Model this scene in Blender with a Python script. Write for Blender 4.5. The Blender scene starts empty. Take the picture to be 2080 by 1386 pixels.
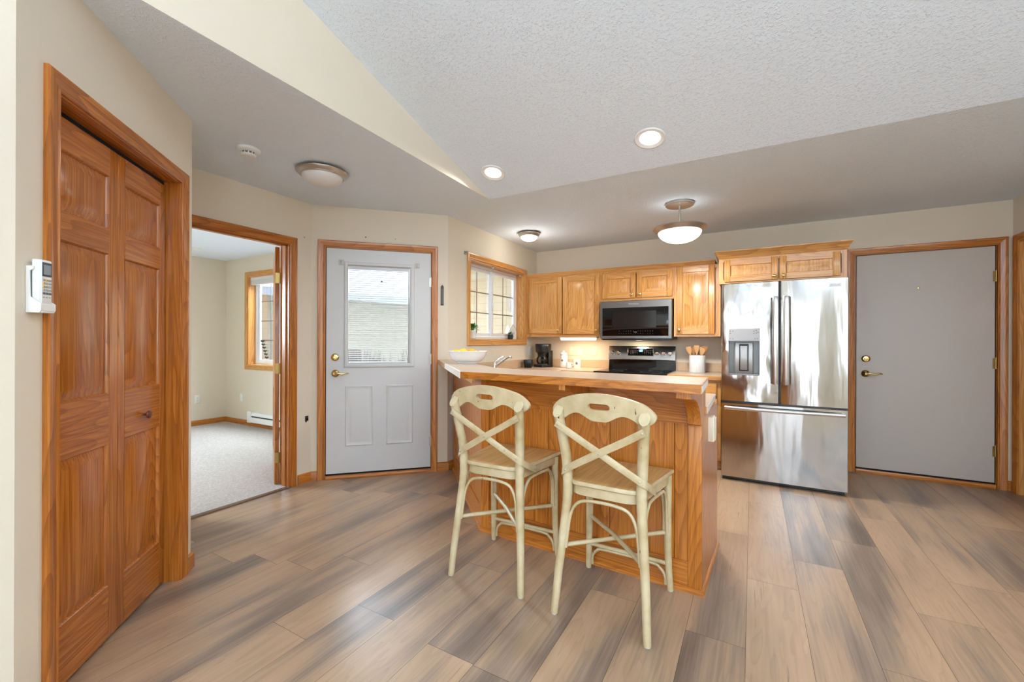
import bpy, bmesh, math, random
from mathutils import Vector, Matrix
R_ = math.radians
random.seed(7)
SC = bpy.context.scene
COL = SC.collection

# ------------------------------------------------------------------ camera
F_PX, YAW, ROLL, CAM_H = 861.8, 0.51543, 0.0036, 1.2413
cd = bpy.data.cameras.new('camera'); cam = bpy.data.objects.new('camera', cd); COL.objects.link(cam)
cd.sensor_width = 36.0; cd.lens = F_PX / 2080 * 36.0; cd.clip_start = .02; cd.clip_end = 200
r0 = Vector((math.cos(YAW), math.sin(YAW), 0)); fw = Vector((-math.sin(YAW), math.cos(YAW), 0)); up = Vector((0, 0, 1))
rx = r0*math.cos(ROLL) + up*math.sin(ROLL); uy = up*math.cos(ROLL) - r0*math.sin(ROLL)
M = Matrix.Identity(4)
for i in range(3):
    M[i][0], M[i][1], M[i][2] = rx[i], uy[i], -fw[i]
M.translation = (0, 0, CAM_H)
cam.matrix_world = M
SC.camera = cam

# ------------------------------------------------------------------ exposure, world, daylight
SC.view_settings.view_transform = 'Standard'; SC.view_settings.look = 'None'
SC.view_settings.exposure = 0.82; SC.view_settings.gamma = 1.0; SC.view_settings.use_curve_mapping = False
SC.cycles.max_bounces = 9; SC.cycles.diffuse_bounces = 5; SC.cycles.glossy_bounces = 4
SC.cycles.transparent_max_bounces = 12; SC.cycles.transmission_bounces = 6
SC.cycles.sample_clamp_indirect = 6.0
SC.cycles.caustics_reflective = False; SC.cycles.caustics_refractive = False
W = bpy.data.worlds.new('World'); SC.world = W; W.use_nodes = True
wn = W.node_tree.nodes; wl = W.node_tree.links
wn['Background'].inputs[1].default_value = 1.6
wt = wn.new('ShaderNodeTexCoord'); ws = wn.new('ShaderNodeSeparateXYZ'); wr = wn.new('ShaderNodeValToRGB')
wl.new(wt.outputs['Generated'], ws.inputs[0]); wl.new(ws.outputs['Z'], wr.inputs[0]); wl.new(wr.outputs[0], wn['Background'].inputs[0])
wr.color_ramp.elements[0].position = 0.0; wr.color_ramp.elements[0].color = (.92, .94, .96, 1)
wr.color_ramp.elements[1].position = .6; wr.color_ramp.elements[1].color = (.80, .89, 1, 1)

def area(name, loc, aim, sx, sy, power, color=(1, 1, 1), parent=None):
    l = bpy.data.lights.new(name, 'AREA'); l.shape = 'RECTANGLE'; l.size = sx; l.size_y = sy; l.energy = power; l.color = color
    o = bpy.data.objects.new(name, l); COL.objects.link(o); o.location = loc
    o.rotation_euler = (Vector(aim) - Vector(loc)).to_track_quat('-Z', 'Y').to_euler()
    return o
# daylight that comes through the living-room patio door and windows behind the camera (west and east ones added for light), and the bedroom window
DAY = (.73, .875, 1)
area('added_west_window_light', (-2.16, -2.65, 1.45), (1.0, -.6, .5), 1.6, 1.2, 75, DAY)  # fill lamp outside the added west window
area('daylight_patio', (1.15, -4.62, 1.15), (1.1, 0, 1.0), 1.75, 2.0, 26, DAY)
area('daylight_south_window', (-.85, -4.62, 1.45), (-.9, 0, 1.1), 1.35, 1.3, 16, DAY)
area('added_east_window_light', (4.62, -1.2, 1.45), (0, -.6, 1.0), 2.2, 1.4, 30, DAY)  # fill lamp outside the added east window
area('daylight_bedroom', (-5.72, 4.15, 2.75), (-5.72, 2.2, .1), 1.1, .9, 270, DAY)
area('daylight_bedroom_west', (-7.4, .4, 1.75), (-4.6, .9, -.4), 1.3, 1.3, 125, DAY).data.spread = R_(140)

area('daylight_kitchen', (-3.05, 4.12, 2.70), (-1.9, 4.05, .9), 1.1, .6, 14, DAY)

# ------------------------------------------------------------------ mesh helpers
class B:
    """collects shapes into one mesh; mi = material slot of what is added next"""
    def __init__(s, org=(0, 0, 0)):
        s.bm = bmesh.new(); s.lay = s.bm.faces.layers.float.new('bid'); s.org = Vector(org); s.mi = 0
    def _f(s, vs, rid, mi=None, smooth=True):
        try: f = s.bm.faces.new(vs)
        except ValueError: return None
        f[s.lay] = rid; f.material_index = s.mi if mi is None else mi; f.smooth = smooth
        return f
    def v(s, p): return s.bm.verts.new(Vector(p) - s.org)
    def loft(s, loops, cap0=True, cap1=True, closed=True, mi=None, rid=None):
        rid = random.random() if rid is None else rid
        L = [[s.v(p) for p in lp] for lp in loops]
        n = len(L[0])
        for a, b in zip(L, L[1:]):
            for i in range(n if closed else n-1):
                j = (i+1) % n
                s._f((a[i], a[j], b[j], b[i]), rid, mi)
        if cap0: s._f(list(reversed(L[0])), rid, mi)
        if cap1: s._f(L[-1], rid, mi)
        return L
    def box(s, x0, x1, y0, y1, z0, z1, mi=None, bev=0.0, rid=None):
        if bev <= 0:
            lp = lambda z: [(x0, y0, z), (x1, y0, z), (x1, y1, z), (x0, y1, z)]
            s.loft([lp(z0), lp(z1)], mi=mi, rid=rid); return
        b = bev
        def lp(z, i): return [(x0+i, y0, z), (x1-i, y0, z), (x1, y0+i, z), (x1, y1-i, z), (x1-i, y1, z), (x0+i, y1, z), (x0, y1-i, z), (x0, y0+i, z)]
        def lq(z): return [(x0+b, y0+b, z), (x1-b, y0+b, z), (x1-b, y0+b, z), (x1-b, y1-b, z), (x1-b, y1-b, z), (x0+b, y1-b, z), (x0+b, y1-b, z), (x0+b, y0+b, z)]
        def lr(z):
            e = b*.4
            return [(x0+b, y0+e, z), (x1-b, y0+e, z), (x1-e, y0+b, z), (x1-e, y1-b, z), (x1-b, y1-e, z), (x0+b, y1-e, z), (x0+e, y1-b, z), (x0+e, y0+b, z)]
        s.loft([lr(z0), lp(z0+b*.6, b), lp(z1-b*.6, b), lr(z1)], mi=mi, rid=rid)
    def prism(s, pts, axis, a, b, mi=None, rid=None):
        """pts 2-D; axis 'z': (x,y), 'y': (x,z), 'x': (y,z)"""
        f = {'z': lambda p, t: (p[0], p[1], t), 'y': lambda p, t: (p[0], t, p[1]), 'x': lambda p, t: (t, p[0], p[1])}[axis]
        s.loft([[f(p, a) for p in pts], [f(p, b) for p in pts]], mi=mi, rid=rid)
    def tube(s, path, r, n=10, mi=None, cap=True, flat=None):
        P = [Vector(p) for p in path]; k = len(P)
        rr = r if isinstance(r, (list, tuple)) else [r]*k
        T = [(P[min(i+1, k-1)] - P[max(i-1, 0)]).normalized() for i in range(k)]
        ref = Vector((0, 0, 1)) if abs(T[0].z) < .9 else Vector((1, 0, 0))
        nx = T[0].cross(ref).normalized(); loops = []
        for i in range(k):
            nx = (nx - T[i]*nx.dot(T[i])).normalized(); ny = T[i].cross(nx)
            loops.append([P[i] + (nx*math.cos(2*math.pi*j/n) + ny*math.sin(2*math.pi*j/n))*rr[i] for j in range(n)])
        s.loft(loops, cap, cap, mi=mi)
    def lathe(s, prof, n=32, c=(0, 0, 0), axis='z', mi=None, cap0=True, cap1=True, sq=None):
        loops = []
        for r, h in prof:
            lp = []
            for j in range(n):
                a = 2*math.pi*j/n; x, y = r*math.cos(a), r*math.sin(a)
                if axis == 'z': p = (c[0]+x, c[1]+y, c[2]+h)
                elif axis == 'y': p = (c[0]+x, c[1]-h, c[2]+y)      # h grows toward -y
                else: p = (c[0]+h, c[1]+x, c[2]+y)
                lp.append(p)
            loops.append(lp)
        s.loft(loops, cap0, cap1, mi=mi)
    def rects(s, lst, cap0=False, cap1=True, mi=None, rid=None):
        """loft of upright rectangles (x0,x1,z0,z1,y)"""
        s.loft([[(a, y, c), (b, y, c), (b, y, d), (a, y, d)] for a, b, c, d, y in lst], cap0, cap1, mi=mi, rid=rid)
    def ribbon(s, path, nrm, w, t, mi=None):
        P = [Vector(p) for p in path]; N = [Vector(q).normalized() for q in nrm]; k = len(P); loops = []
        for i in range(k):
            T = (P[min(i+1, k-1)] - P[max(i-1, 0)]).normalized(); n = (N[i] - T*N[i].dot(T)).normalized(); wv = T.cross(n)
            h = t/2
            loops.append([P[i]+wv*w/2+n*h*.6, P[i]+wv*w*.42+n*h, P[i]-wv*w*.42+n*h, P[i]-wv*w/2+n*h*.6, P[i]-wv*w/2-n*h*.6, P[i]-wv*w*.42-n*h, P[i]+wv*w*.42-n*h, P[i]+wv*w/2-n*h*.6])
        s.loft(loops, mi=mi)
    def casing(s, s0, s1, z0, z1, w, sides='3', th=.017, mv=0, mh=1):
        """door/window casing with mitred corners round the opening s0..s1, z0..z1; wall face at y=0, room at -y"""
        k = th/.017; q = w/.06
        prof = [(0, 0), (0, .008*k), (.004*q, .011*k), (.010*q, .011*k), (.014*q, .009*k), (.022*q, .0105*k), (.036*q, .0145*k), (.046*q, .017*k), (.056*q, .017*k), (.060*q, .014*k), (.060*q, 0)]
        st = [((s0, z0), (-1, 0 if sides == '3' else -1)), ((s0, z1), (-1, 1)), ((s1, z1), (1, 1)), ((s1, z0), (1, 0 if sides == '3' else -1))]
        segs = [(0, 1, mv), (1, 2, mh), (2, 3, mv)] + ([(3, 0, mh)] if sides == '4' else [])
        for a, b, m in segs:
            lp = []
            for (p, d) in (st[a], st[b]):
                lp.append([(p[0]+d[0]*o, -y, p[1]+d[1]*o) for o, y in prof])
            s.loft(lp, True, True, mi=m)

def link(name, b, mats, parent=None, sharp=35, bevel=None):
    me = bpy.data.meshes.new(name)
    bmesh.ops.recalc_face_normals(b.bm, faces=b.bm.faces[:])
    b.bm.to_mesh(me); b.bm.free()
    for m in (mats if isinstance(mats, (list, tuple)) else [mats]): me.materials.append(m)
    me.set_sharp_from_angle(angle=R_(sharp))
    o = bpy.data.objects.new(name, me); COL.objects.link(o)
    if parent: o.parent = parent
    if bevel:
        m = o.modifiers.new('edge', 'BEVEL'); m.width = bevel; m.segments = 2; m.limit_method = 'ANGLE'; m.angle_limit = R_(40)
    return o
def tag(o, label, cat=None, group=None, kind=None):
    o['label'] = label
    if cat: o['category'] = cat
    if group: o['group'] = group
    if kind: o['kind'] = kind
    return o
def thing(name, loc, label, cat, rz=0.0, group=None, kind=None):
    o = bpy.data.objects.new(name, None); COL.objects.link(o); o.location = loc; o.rotation_euler = (0, 0, rz); o.empty_display_size = .05
    return tag(o, label, cat, group, kind)
def solo(name, b, mats, label, cat, loc=(0, 0, 0), rz=0.0, group=None, kind=None, **k):
    o = link(name, b, mats, None, **k); o.location = loc; o.rotation_euler = (0, 0, rz)
    return tag(o, label, cat, group, kind)
def text(name, body, size, parent, loc, rot, m, ext=.0004):
    c = bpy.data.curves.new(name, 'FONT'); c.body = body; c.size = size; c.extrude = ext; c.align_x = 'CENTER'; c.align_y = 'CENTER'
    tmp = bpy.data.objects.new(name+'_curve', c); COL.objects.link(tmp); dg = bpy.context.evaluated_depsgraph_get()
    me = bpy.data.meshes.new_from_object(tmp.evaluated_get(dg)); bpy.data.objects.remove(tmp); me.materials.clear(); me.materials.append(m)
    o = bpy.data.objects.new(name, me); COL.objects.link(o); o.parent = parent; o.location = loc; o.rotation_euler = rot
    return o
def dup(root, loc, rz, label, group=None):
    r = root.copy(); COL.objects.link(r); r.location = loc; r.rotation_euler = (0, 0, rz); r['label'] = label
    if group: r['group'] = group
    for ch in list(root.children):
        c = ch.copy(); COL.objects.link(c); c.parent = r
        for g in list(ch.children):
            d = g.copy(); COL.objects.link(d); d.parent = c
    return r
def smooth_path(pts, k=6):
    """Catmull-Rom through pts"""
    P = [Vector(p) for p in pts]; out = []
    for i in range(len(P)-1):
        a, b, c, d = P[max(i-1, 0)], P[i], P[i+1], P[min(i+2, len(P)-1)]
        for j in range(k):
            t = j/k
            out.append(.5*((2*b)+(c-a)*t+(2*a-5*b+4*c-d)*t*t+(3*b-a-3*c+d)*t**3))
    out.append(P[-1]); return out

# ------------------------------------------------------------------ materials
def lin(c): return tuple(((x/255+.055)/1.055)**2.4 if x/255 > .04045 else x/255/12.92 for x in c) + (1,)
def mat(name, col, rough=.5, metal=0.0, spec=.5, emit=None, es=0.0, coat=0.0):
    m = bpy.data.materials.new(name); m.use_nodes = True; p = m.node_tree.nodes['Principled BSDF']
    p.inputs['Base Color'].default_value = lin(col); p.inputs['Roughness'].default_value = rough; p.inputs['Metallic'].default_value = metal
    p.inputs['Specular IOR Level'].default_value = spec; p.inputs['Coat Weight'].default_value = coat
    if emit: p.inputs['Emission Color'].default_value = lin(emit); p.inputs['Emission Strength'].default_value = es
    return m
class N:
    def __init__(s, m): s.t = m.node_tree; s.p = s.t.nodes['Principled BSDF']
    def n(s, ty, **k):
        o = s.t.nodes.new('ShaderNode'+ty)
        for a, b in k.items(): setattr(o, a, b)
        return o
    def l(s, a, b): s.t.links.new(a, b)
    def math(s, op, a, b=None, c=None):
        o = s.n('Math', operation=op)
        for i, x in enumerate((a, b, c)):
            if x is None: continue
            if hasattr(x, 'links'): s.l(x, o.inputs[i])
            else: o.inputs[i].default_value = x
        return o.outputs[0]
    def ramp(s, fac, stops, interp='LINEAR'):
        r = s.n('ValToRGB'); r.color_ramp.interpolation = interp; e = r.color_ramp.elements
        while len(e) < len(stops): e.new(.5)
        for k, (p, c) in zip(e, stops): k.position = p; k.color = lin(c) if len(c) == 3 and max(c) > 1 else tuple(c)[:3]+(1,)
        s.l(fac, r.inputs[0]); return r.outputs[0]
    def noise(s, vec, scale, detail=2, rough=.5, dist=0):
        o = s.n('TexNoise'); o.inputs['Scale'].default_value = scale; o.inputs['Detail'].default_value = detail; o.inputs['Roughness'].default_value = rough; o.inputs['Distortion'].default_value = dist
        if vec is not None: s.l(vec, o.inputs['Vector'])
        return o.outputs[0]
    def mix(s, f, a, b, mode='MIX'):
        o = s.n('Mix', data_type='RGBA', blend_type=mode)
        for i, x in ((0, f), (6, a), (7, b)):
            if hasattr(x, 'links'): s.l(x, o.inputs[i])
            elif i == 0: o.inputs[0].default_value = x
            else: o.inputs[i].default_value = lin(x)
        return o.outputs[2]
    def bump(s, h, strength, dist):
        b = s.n('Bump'); b.inputs['Strength'].default_value = strength; b.inputs['Distance'].default_value = dist; s.l(h, b.inputs['Height']); s.l(b.outputs[0], s.p.inputs['Normal']); return b
    def coord(s, scale=(1, 1, 1), kind='Object', rnd=False):
        tc = s.n('TexCoord'); v = tc.outputs[kind]
        if rnd:
            at = s.n('Attribute', attribute_name='bid'); oi = s.n('ObjectInfo')
            k = s.math('MULTIPLY_ADD', at.outputs['Fac'], 41.0, s.math('MULTIPLY', oi.outputs['Random'], 23.0))
            a = s.n('VectorMath', operation='ADD'); s.l(v, a.inputs[0]); s.l(k, a.inputs[1]); v = a.outputs[0]
        m = s.n('VectorMath', operation='MULTIPLY'); m.inputs[1].default_value = scale; s.l(v, m.inputs[0]); return m.outputs[0]

def oak(name, axis, light=(226, 172, 106), mid=(212, 152, 82), dark=(176, 114, 54), rough=.30, figure=9.0):
    m = mat(name, mid, rough, spec=.5); g = N(m); i = 'xyz'.index(axis)
    sc = lambda a, b: tuple(b if k == i else a for k in range(3))
    v1 = g.coord(sc(5.5, .55), rnd=True); n1 = g.noise(v1, 1.0, 1.0, .4)
    ring = g.math('FRACT', g.math('MULTIPLY', n1, figure*2.6))
    ring = g.math('POWER', ring, 2.2)
    v2 = g.coord(sc(150, 2.6), rnd=True); n2 = g.noise(v2, 1.0, 2.0, .6)
    v3 = g.coord(sc(420, 9), rnd=True); n3 = g.noise(v3, 1.0, 1.0, .5)
    base = g.ramp(n2, [(.25, dark), (.47, mid), (.72, light)])
    c = g.mix(g.math('MULTIPLY', ring, .62), base, dark)
    pores = g.math('MULTIPLY', g.math('LESS_THAN', n3, .40), g.math('MULTIPLY_ADD', ring, .40, .12))
    c = g.mix(pores, c, (118, 68, 28))
    at = g.n('Attribute', attribute_name='bid')
    br = g.math('MULTIPLY_ADD', at.outputs['Fac'], .13, .935)
    hs = g.n('HueSaturation'); g.l(c, hs.inputs['Color']); g.l(br, hs.inputs['Value']); g.l(hs.outputs[0], g.p.inputs['Base Color'])
    g.bump(n3, .12, .0006)
    g.p.inputs['Coat Weight'].default_value = .12; g.p.inputs['Coat Roughness'].default_value = .18
    return m
OX, OY, OZ = oak('oak_along_x', 'x'), oak('oak_along_y', 'y'), oak('oak_along_z', 'z')
OK3 = [OZ, OX]          # slot 0 upright grain, slot 1 level grain
TX, TY, TZ = oak('trim_oak_along_x', 'x', (202, 132, 54), (185, 112, 40), (140, 76, 20), .28), oak('trim_oak_along_y', 'y', (202, 132, 54), (185, 112, 40), (140, 76, 20), .28), oak('trim_oak_along_z', 'z', (202, 132, 54), (185, 112, 40), (140, 76, 20), .28)
TK3 = [TZ, TX]
DKL, DKM, DKD = (194, 122, 48), (177, 102, 32), (134, 70, 17)
DX, DY, DZ = oak('door_oak_along_x', 'x', DKL, DKM, DKD, .24), oak('door_oak_along_y', 'y', DKL, DKM, DKD, .24), oak('door_oak_along_z', 'z', DKL, DKM, DKD, .24)
DK3 = [DZ, DX]

def wall_mat(name, c):
    m = mat(name, c, .62, spec=.25); g = N(m); v = g.coord(); g.bump(g.noise(v, 160, 2), .10, .002); return m
WALL = wall_mat('wall_cream_paint', (221, 210, 191))
CEIL = mat('ceiling_texture', (230, 240, 250), .9, spec=.1); g = N(CEIL); v = g.coord()
h = g.math('ADD', g.math('MULTIPLY', g.noise(v, 70, 3, .6), 1.0), g.math('MULTIPLY', g.noise(v, 190, 2, .6), .5)); h = g.math('SMOOTH_MAX', h, .75, .15)
g.bump(h, .8, .010)
WHITE = mat('white_door_paint', (212, 214, 215), .42)
GREYDOOR = mat('grey_door_paint', (205, 196, 186), .5)
TRIMW = mat('white_vinyl', (235, 236, 238), .4)
BRASS = mat('brass', (212, 184, 124), .2, 1.0); ABRASS = mat('dull_brass', (150, 122, 70), .35, 1.0)
NICKEL = mat('brushed_nickel', (196, 191, 184), .32, 1.0); CHROME = mat('chrome', (222, 222, 222), .08, 1.0)
BLACK = mat('black_plastic', (14, 14, 15), .32); GAP = mat('dark_gap', (10, 9, 8), .9); RUBBER = mat('black_rubber', (22, 22, 22), .7)
GLOSSBK = mat('black_glass', (7, 7, 9), .05, spec=.6)
GREYPL = mat('grey_plastic', (86, 87, 86), .4); LGREY = mat('light_grey_plastic', (190, 192, 192), .4); WPL = mat('white_plastic', (232, 232, 228), .38); IVORY = mat('ivory_plastic', (232, 222, 198), .4)
CERAM = mat('white_ceramic', (238, 237, 235), .16); BROWNK = mat('dark_wood_knob', (104, 52, 30), .3)
SLATE = mat('dark_slate', (64, 62, 58), .6)
LENS = mat('lamp_lens', (255, 250, 240), .4, emit=(255, 250, 240), es=3.0)
GLOW = mat('lit_frosted_glass', (250, 250, 246), .35, emit=(255, 251, 243), es=1.7)
GLOW2 = mat('lit_small_dome_glass', (244, 250, 238), .35, emit=(246, 255, 238), es=1.05)
FROST = mat('frosted_glass', (226, 225, 223), .35)
UNDER = mat('under_cabinet_lens', (255, 240, 210), .4, emit=(255, 232, 190), es=4.5)
CARPET = mat('carpet', (205, 197, 189), .95, spec=.05); g = N(CARPET); v = g.coord()
nn = g.noise(v, 60, 4, .7); g.l(g.ramp(nn, [(.3, (184, 175, 167)), (.7, (222, 214, 207))]), g.p.inputs['Base Color']); g.bump(g.noise(v, 240, 3, .7), .9, .01)
LAM = mat('counter_laminate', (190, 168, 146), .30); g = N(LAM); v = g.coord()
g.l(g.ramp(g.noise(v, 260, 3, .7), [(.35, (174, 151, 128)), (.65, (200, 179, 158))]), g.p.inputs['Base Color'])
LAMW = mat('laminate_pale_edge', (236, 226, 214), .3)
SPLASH = mat('backsplash_laminate', (206, 176, 142), .35); g = N(SPLASH); v = g.coord()
g.l(g.ramp(g.noise(v, 220, 3, .7), [(.35, (186, 154, 120)), (.65, (214, 186, 154))]), g.p.inputs['Base Color'])
STEEL = mat('stainless', (196, 193, 190), .24, 1.0)
g = N(STEEL); v = g.coord((3, 3, 500)); g.bump(g.noise(v, 1.0, 2), .06, .0006)
DSTEEL = mat('dark_stainless', (128, 126, 124), .34, 1.0); g = N(DSTEEL); v = g.coord((3, 3, 500)); g.bump(g.noise(v, 1.0, 2), .05, .0006)
def wavy(name, sc, dist, extra):
    m = mat(name, (192, 191, 190), .14, 1.0); g = N(m); h1 = g.noise(g.coord(sc), 1.0, 1.0, .4, .4); h2 = g.noise(g.coord(extra), 1.0, 1.5, .5, .2)
    hh = g.math('ADD', h1, g.math('MULTIPLY', h2, .35))
    b = g.bump(hh, 1.0, dist); b2 = g.n('Bump'); b2.inputs['Strength'].default_value = .05; b2.inputs['Distance'].default_value = .0005
    g.l(g.noise(g.coord((600, 600, 4)), 1.0, 1), b2.inputs['Height']); g.l(b.outputs[0], b2.inputs['Normal']); g.l(b2.outputs[0], g.p.inputs['Normal'])
    return m
FR_L = wavy('fridge_steel_dented', (5.5, 1, 4.2), .013, (13, 1, 3)); FR_R = wavy('fridge_steel', (7, 1, 1.0), .010, (16, 1, 2.2)); FR_D = wavy('freezer_steel', (5, 1, 1.1), .012, (12, 1, 2.4))
PAINTW = mat('antique_cream_paint', (214, 200, 168), .42); g = N(PAINTW)
v = g.coord((1, 1, 1)); n1 = g.noise(v, 9, 3, .6); c = g.ramp(n1, [(.3, (176, 155, 114)), (.55, (197, 180, 143)), (.75, (210, 196, 164))])
ch = g.noise(g.coord((60, 60, 16), rnd=True), 1.0, 2, .5); chips = g.math('GREATER_THAN', ch, .735); c = g.mix(chips, c, (72, 50, 34)); g.l(c, g.p.inputs['Base Color'])
SEATW = mat('antique_seat_glaze', (190, 160, 108), .38); g = N(SEATW)
c = g.ramp(g.noise(g.coord((60, 3, 60)), 1.0, 3, .6), [(.3, (176, 134, 76)), (.7, (210, 166, 108))]); c = g.mix(g.math('GREATER_THAN', g.noise(g.coord((40, 7, 40)), 1.0, 2), .77), c, (96, 70, 42)); g.l(c, g.p.inputs['Base Color'])
def glass(name, refl=.9, tint=(1, 1, 1, 1)):
    m = bpy.data.materials.new(name); m.use_nodes = True; t = m.node_tree; t.nodes.clear()
    o = t.nodes.new('ShaderNodeOutputMaterial'); mx = t.nodes.new('ShaderNodeMixShader'); tr = t.nodes.new('ShaderNodeBsdfTransparent'); gl = t.nodes.new('ShaderNodeBsdfGlossy'); fr = t.nodes.new('ShaderNodeFresnel')
    fr.inputs[0].default_value = 1.4; gl.inputs['Roughness'].default_value = .02; tr.inputs[0].default_value = tint
    ml = t.nodes.new('ShaderNodeMath'); ml.operation = 'MULTIPLY'; ml.inputs[1].default_value = refl
    t.links.new(fr.outputs[0], ml.inputs[0]); t.links.new(ml.outputs[0], mx.inputs[0]); t.links.new(tr.outputs[0], mx.inputs[1]); t.links.new(gl.outputs[0], mx.inputs[2]); t.links.new(mx.outputs[0], o.inputs[0])
    return m
GLASS = glass('window_glass', .6)
CARAFE = glass('carafe_glass', 1.0, (.75, .78, .78, 1))
SNOW = mat('snow', (238, 242, 248), .8)
SIDING = mat('beige_siding', (222, 212, 186), .6); PALESIDE = mat('pale_siding', (176, 170, 152), .6); SOFFIT = mat('soffit_white', (212, 212, 206), .6)
TWIG = mat('bare_twigs', (86, 72, 70), .8); LEAF = mat('leaf_green', (74, 132, 44), .5); LEAF2 = mat('succulent_green', (70, 108, 62), .5)
LEMON = mat('lemon_skin', (246, 200, 40), .42); LIME = mat('green_fruit', (150, 176, 58), .45); SPOON = mat('spoon_wood', (196, 148, 96), .5); SPOON2 = mat('spoon_wood_dark', (168, 112, 62), .5)
CLEAR = glass('clear_hook', 1.0, (.9, .9, .9, 1)); TRIMC = mat('can_trim', (232, 231, 229), .6)
BLIND = mat('blind_slat', (232, 232, 230), .5)

# floor: one quad per plank, colour tone and grain offset in face attributes
FLOOR = mat('vinyl_plank', (160, 125, 95), .40, spec=.75); g = N(FLOOR)
ta = g.n('Attribute', attribute_name='tone').outputs['Fac']; bd = g.n('Attribute', attribute_name='bid').outputs['Fac']
tc = g.n('TexCoord').outputs['Object']
def pv(sx, sy):
    a = g.n('VectorMath', operation='ADD'); g.l(tc, a.inputs[0]); g.l(g.math('MULTIPLY', bd, 57.0), a.inputs[1])
    m_ = g.n('VectorMath', operation='MULTIPLY'); m_.inputs[1].default_value = (sx, sy, 1); g.l(a.outputs[0], m_.inputs[0]); return m_.outputs[0]
big = g.noise(pv(5.0, .75), 1.0, 2, .5); fine = g.noise(pv(95, 2.2), 1.0, 3, .6); fig = g.noise(pv(11, 1.3), 1.0, 2, .5, .3)
fac = g.math('ADD', g.math('MULTIPLY_ADD', big, 1.7, -.85), g.math('ADD', g.math('MULTIPLY_ADD', fine, .5, -.25), ta))
c = g.ramp(fac, [(.10, (98, 83, 73)), (.34, (132, 112, 97)), (.56, (168, 138, 111)), (.80, (178, 146, 115)), (1.0, (186, 156, 128))])
rg = g.math('FRACT', g.math('MULTIPLY', fig, 9.0)); c = g.mix(g.math('MULTIPLY', g.math('POWER', rg, 3.0), .16), c, (96, 74, 56))
crack = g.math('GREATER_THAN', g.noise(pv(70, 1.6), 1.0, 3, .65), .70); c = g.mix(g.math('MULTIPLY', crack, .55), c, (78, 62, 50)); g.l(c, g.p.inputs['Base Color'])
g.bump(fine, .05, .0008)
FP = FLOOR.node_tree.nodes['Principled BSDF']; FP.inputs['Roughness'].default_value = .34

# ------------------------------------------------------------------ setting: plan numbers
XW, YC, XR, CH = -2.539, 5.153, 1.895, 2.44
S = 2**-.5
C1 = (XW, 3.232); C2 = (-3.388, 2.383); KC = (-2.659, 1.150); K0 = (-1.871, .362)
def wall_run(name, org, rz, L, holes, H, label, th=.12, z0=0.0, m=None):
    """wall along local x from org; room at -y; holes = (s0,s1,z0,z1)"""
    b = B(); xs = sorted({0.0, L} | {h[0] for h in holes} | {h[1] for h in holes})
    for a, c in zip(xs, xs[1:]):
        mid = (a+c)/2; hh = [h for h in holes if h[0] < mid < h[1]]
        zs = z0
        for h in sorted(hh, key=lambda q: q[2]):
            if h[2] > zs+1e-6: b.box(a, c, 0, th, zs, h[2])
            zs = h[3]
        if zs < H-1e-6: b.box(a, c, 0, th, zs, H)
    return solo(name, b, m or WALL, label, 'wall', (org[0], org[1], 0), rz, kind='structure')
# openings
W1 = (3.598-C1[1], 4.790-C1[1], 1.247, 2.098)        # kitchen window in the west wall frame
wall_run('wall_kitchen', (XW, YC), 0, XR-XW, [(.857-XW, 1.803-XW, 0, 2.075)], CH, 'cream painted wall behind the kitchen cabinets and refrigerator')
wall_run('wall_sink', C1, R_(90), YC-C1[1], [W1], CH, 'cream wall with the kitchen window above the sink')
wall_run('wall_entry', C2, R_(45), 1.2005, [(.112, 1.048, 0, 2.075)], CH, 'diagonal cream wall around the white half glass door')
wall_run('wall_bedroom_doorway', (C2[0], 1.15), R_(90), C2[1]-1.15, [(.28, 1.045, 0, 2.062)], CH, 'cream wall with the open bedroom doorway')
wall_run('wall_closet', K0, R_(135), 1.114, [(.160, .988, 0, 2.052)], CH, 'diagonal cream wall around the oak bifold closet door')
wall_run('wall_hall_return', (C2[0], KC[1]), R_(0), KC[0]-C2[0], [], CH, 'short cream return wall behind the closet corner', th=-.06)
wall_run('wall_left', (K0[0], -4.35), R_(90), K0[1]+4.35, [(.8, 2.6, .75, 2.1)], 3.6, 'cream wall at the left edge in front of the closet')
wall_run('wall_right', (XR, YC), R_(-90), 1.65, [(.085, .885, 0, 2.085)], CH, 'cream wall to the right of the grey door')
wall_run('wall_right_return', (XR+.12, YC-1.65), R_(0), 2.4, [], 3.3, 'cream wall turning into the living room')
wall_run('wall_east', (4.35, 3.6), R_(-90), 7.95, [(3.6, 6.0, .7, 2.1)], 3.6, 'cream living room wall with a wide added window')
wall_run('wall_south', (4.35, -4.35), R_(180), 6.3, [(2.25, 4.15, 0, 2.05), (4.45, 5.95, .75, 2.1)], 3.6, 'cream living room wall with patio door and window')

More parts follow.
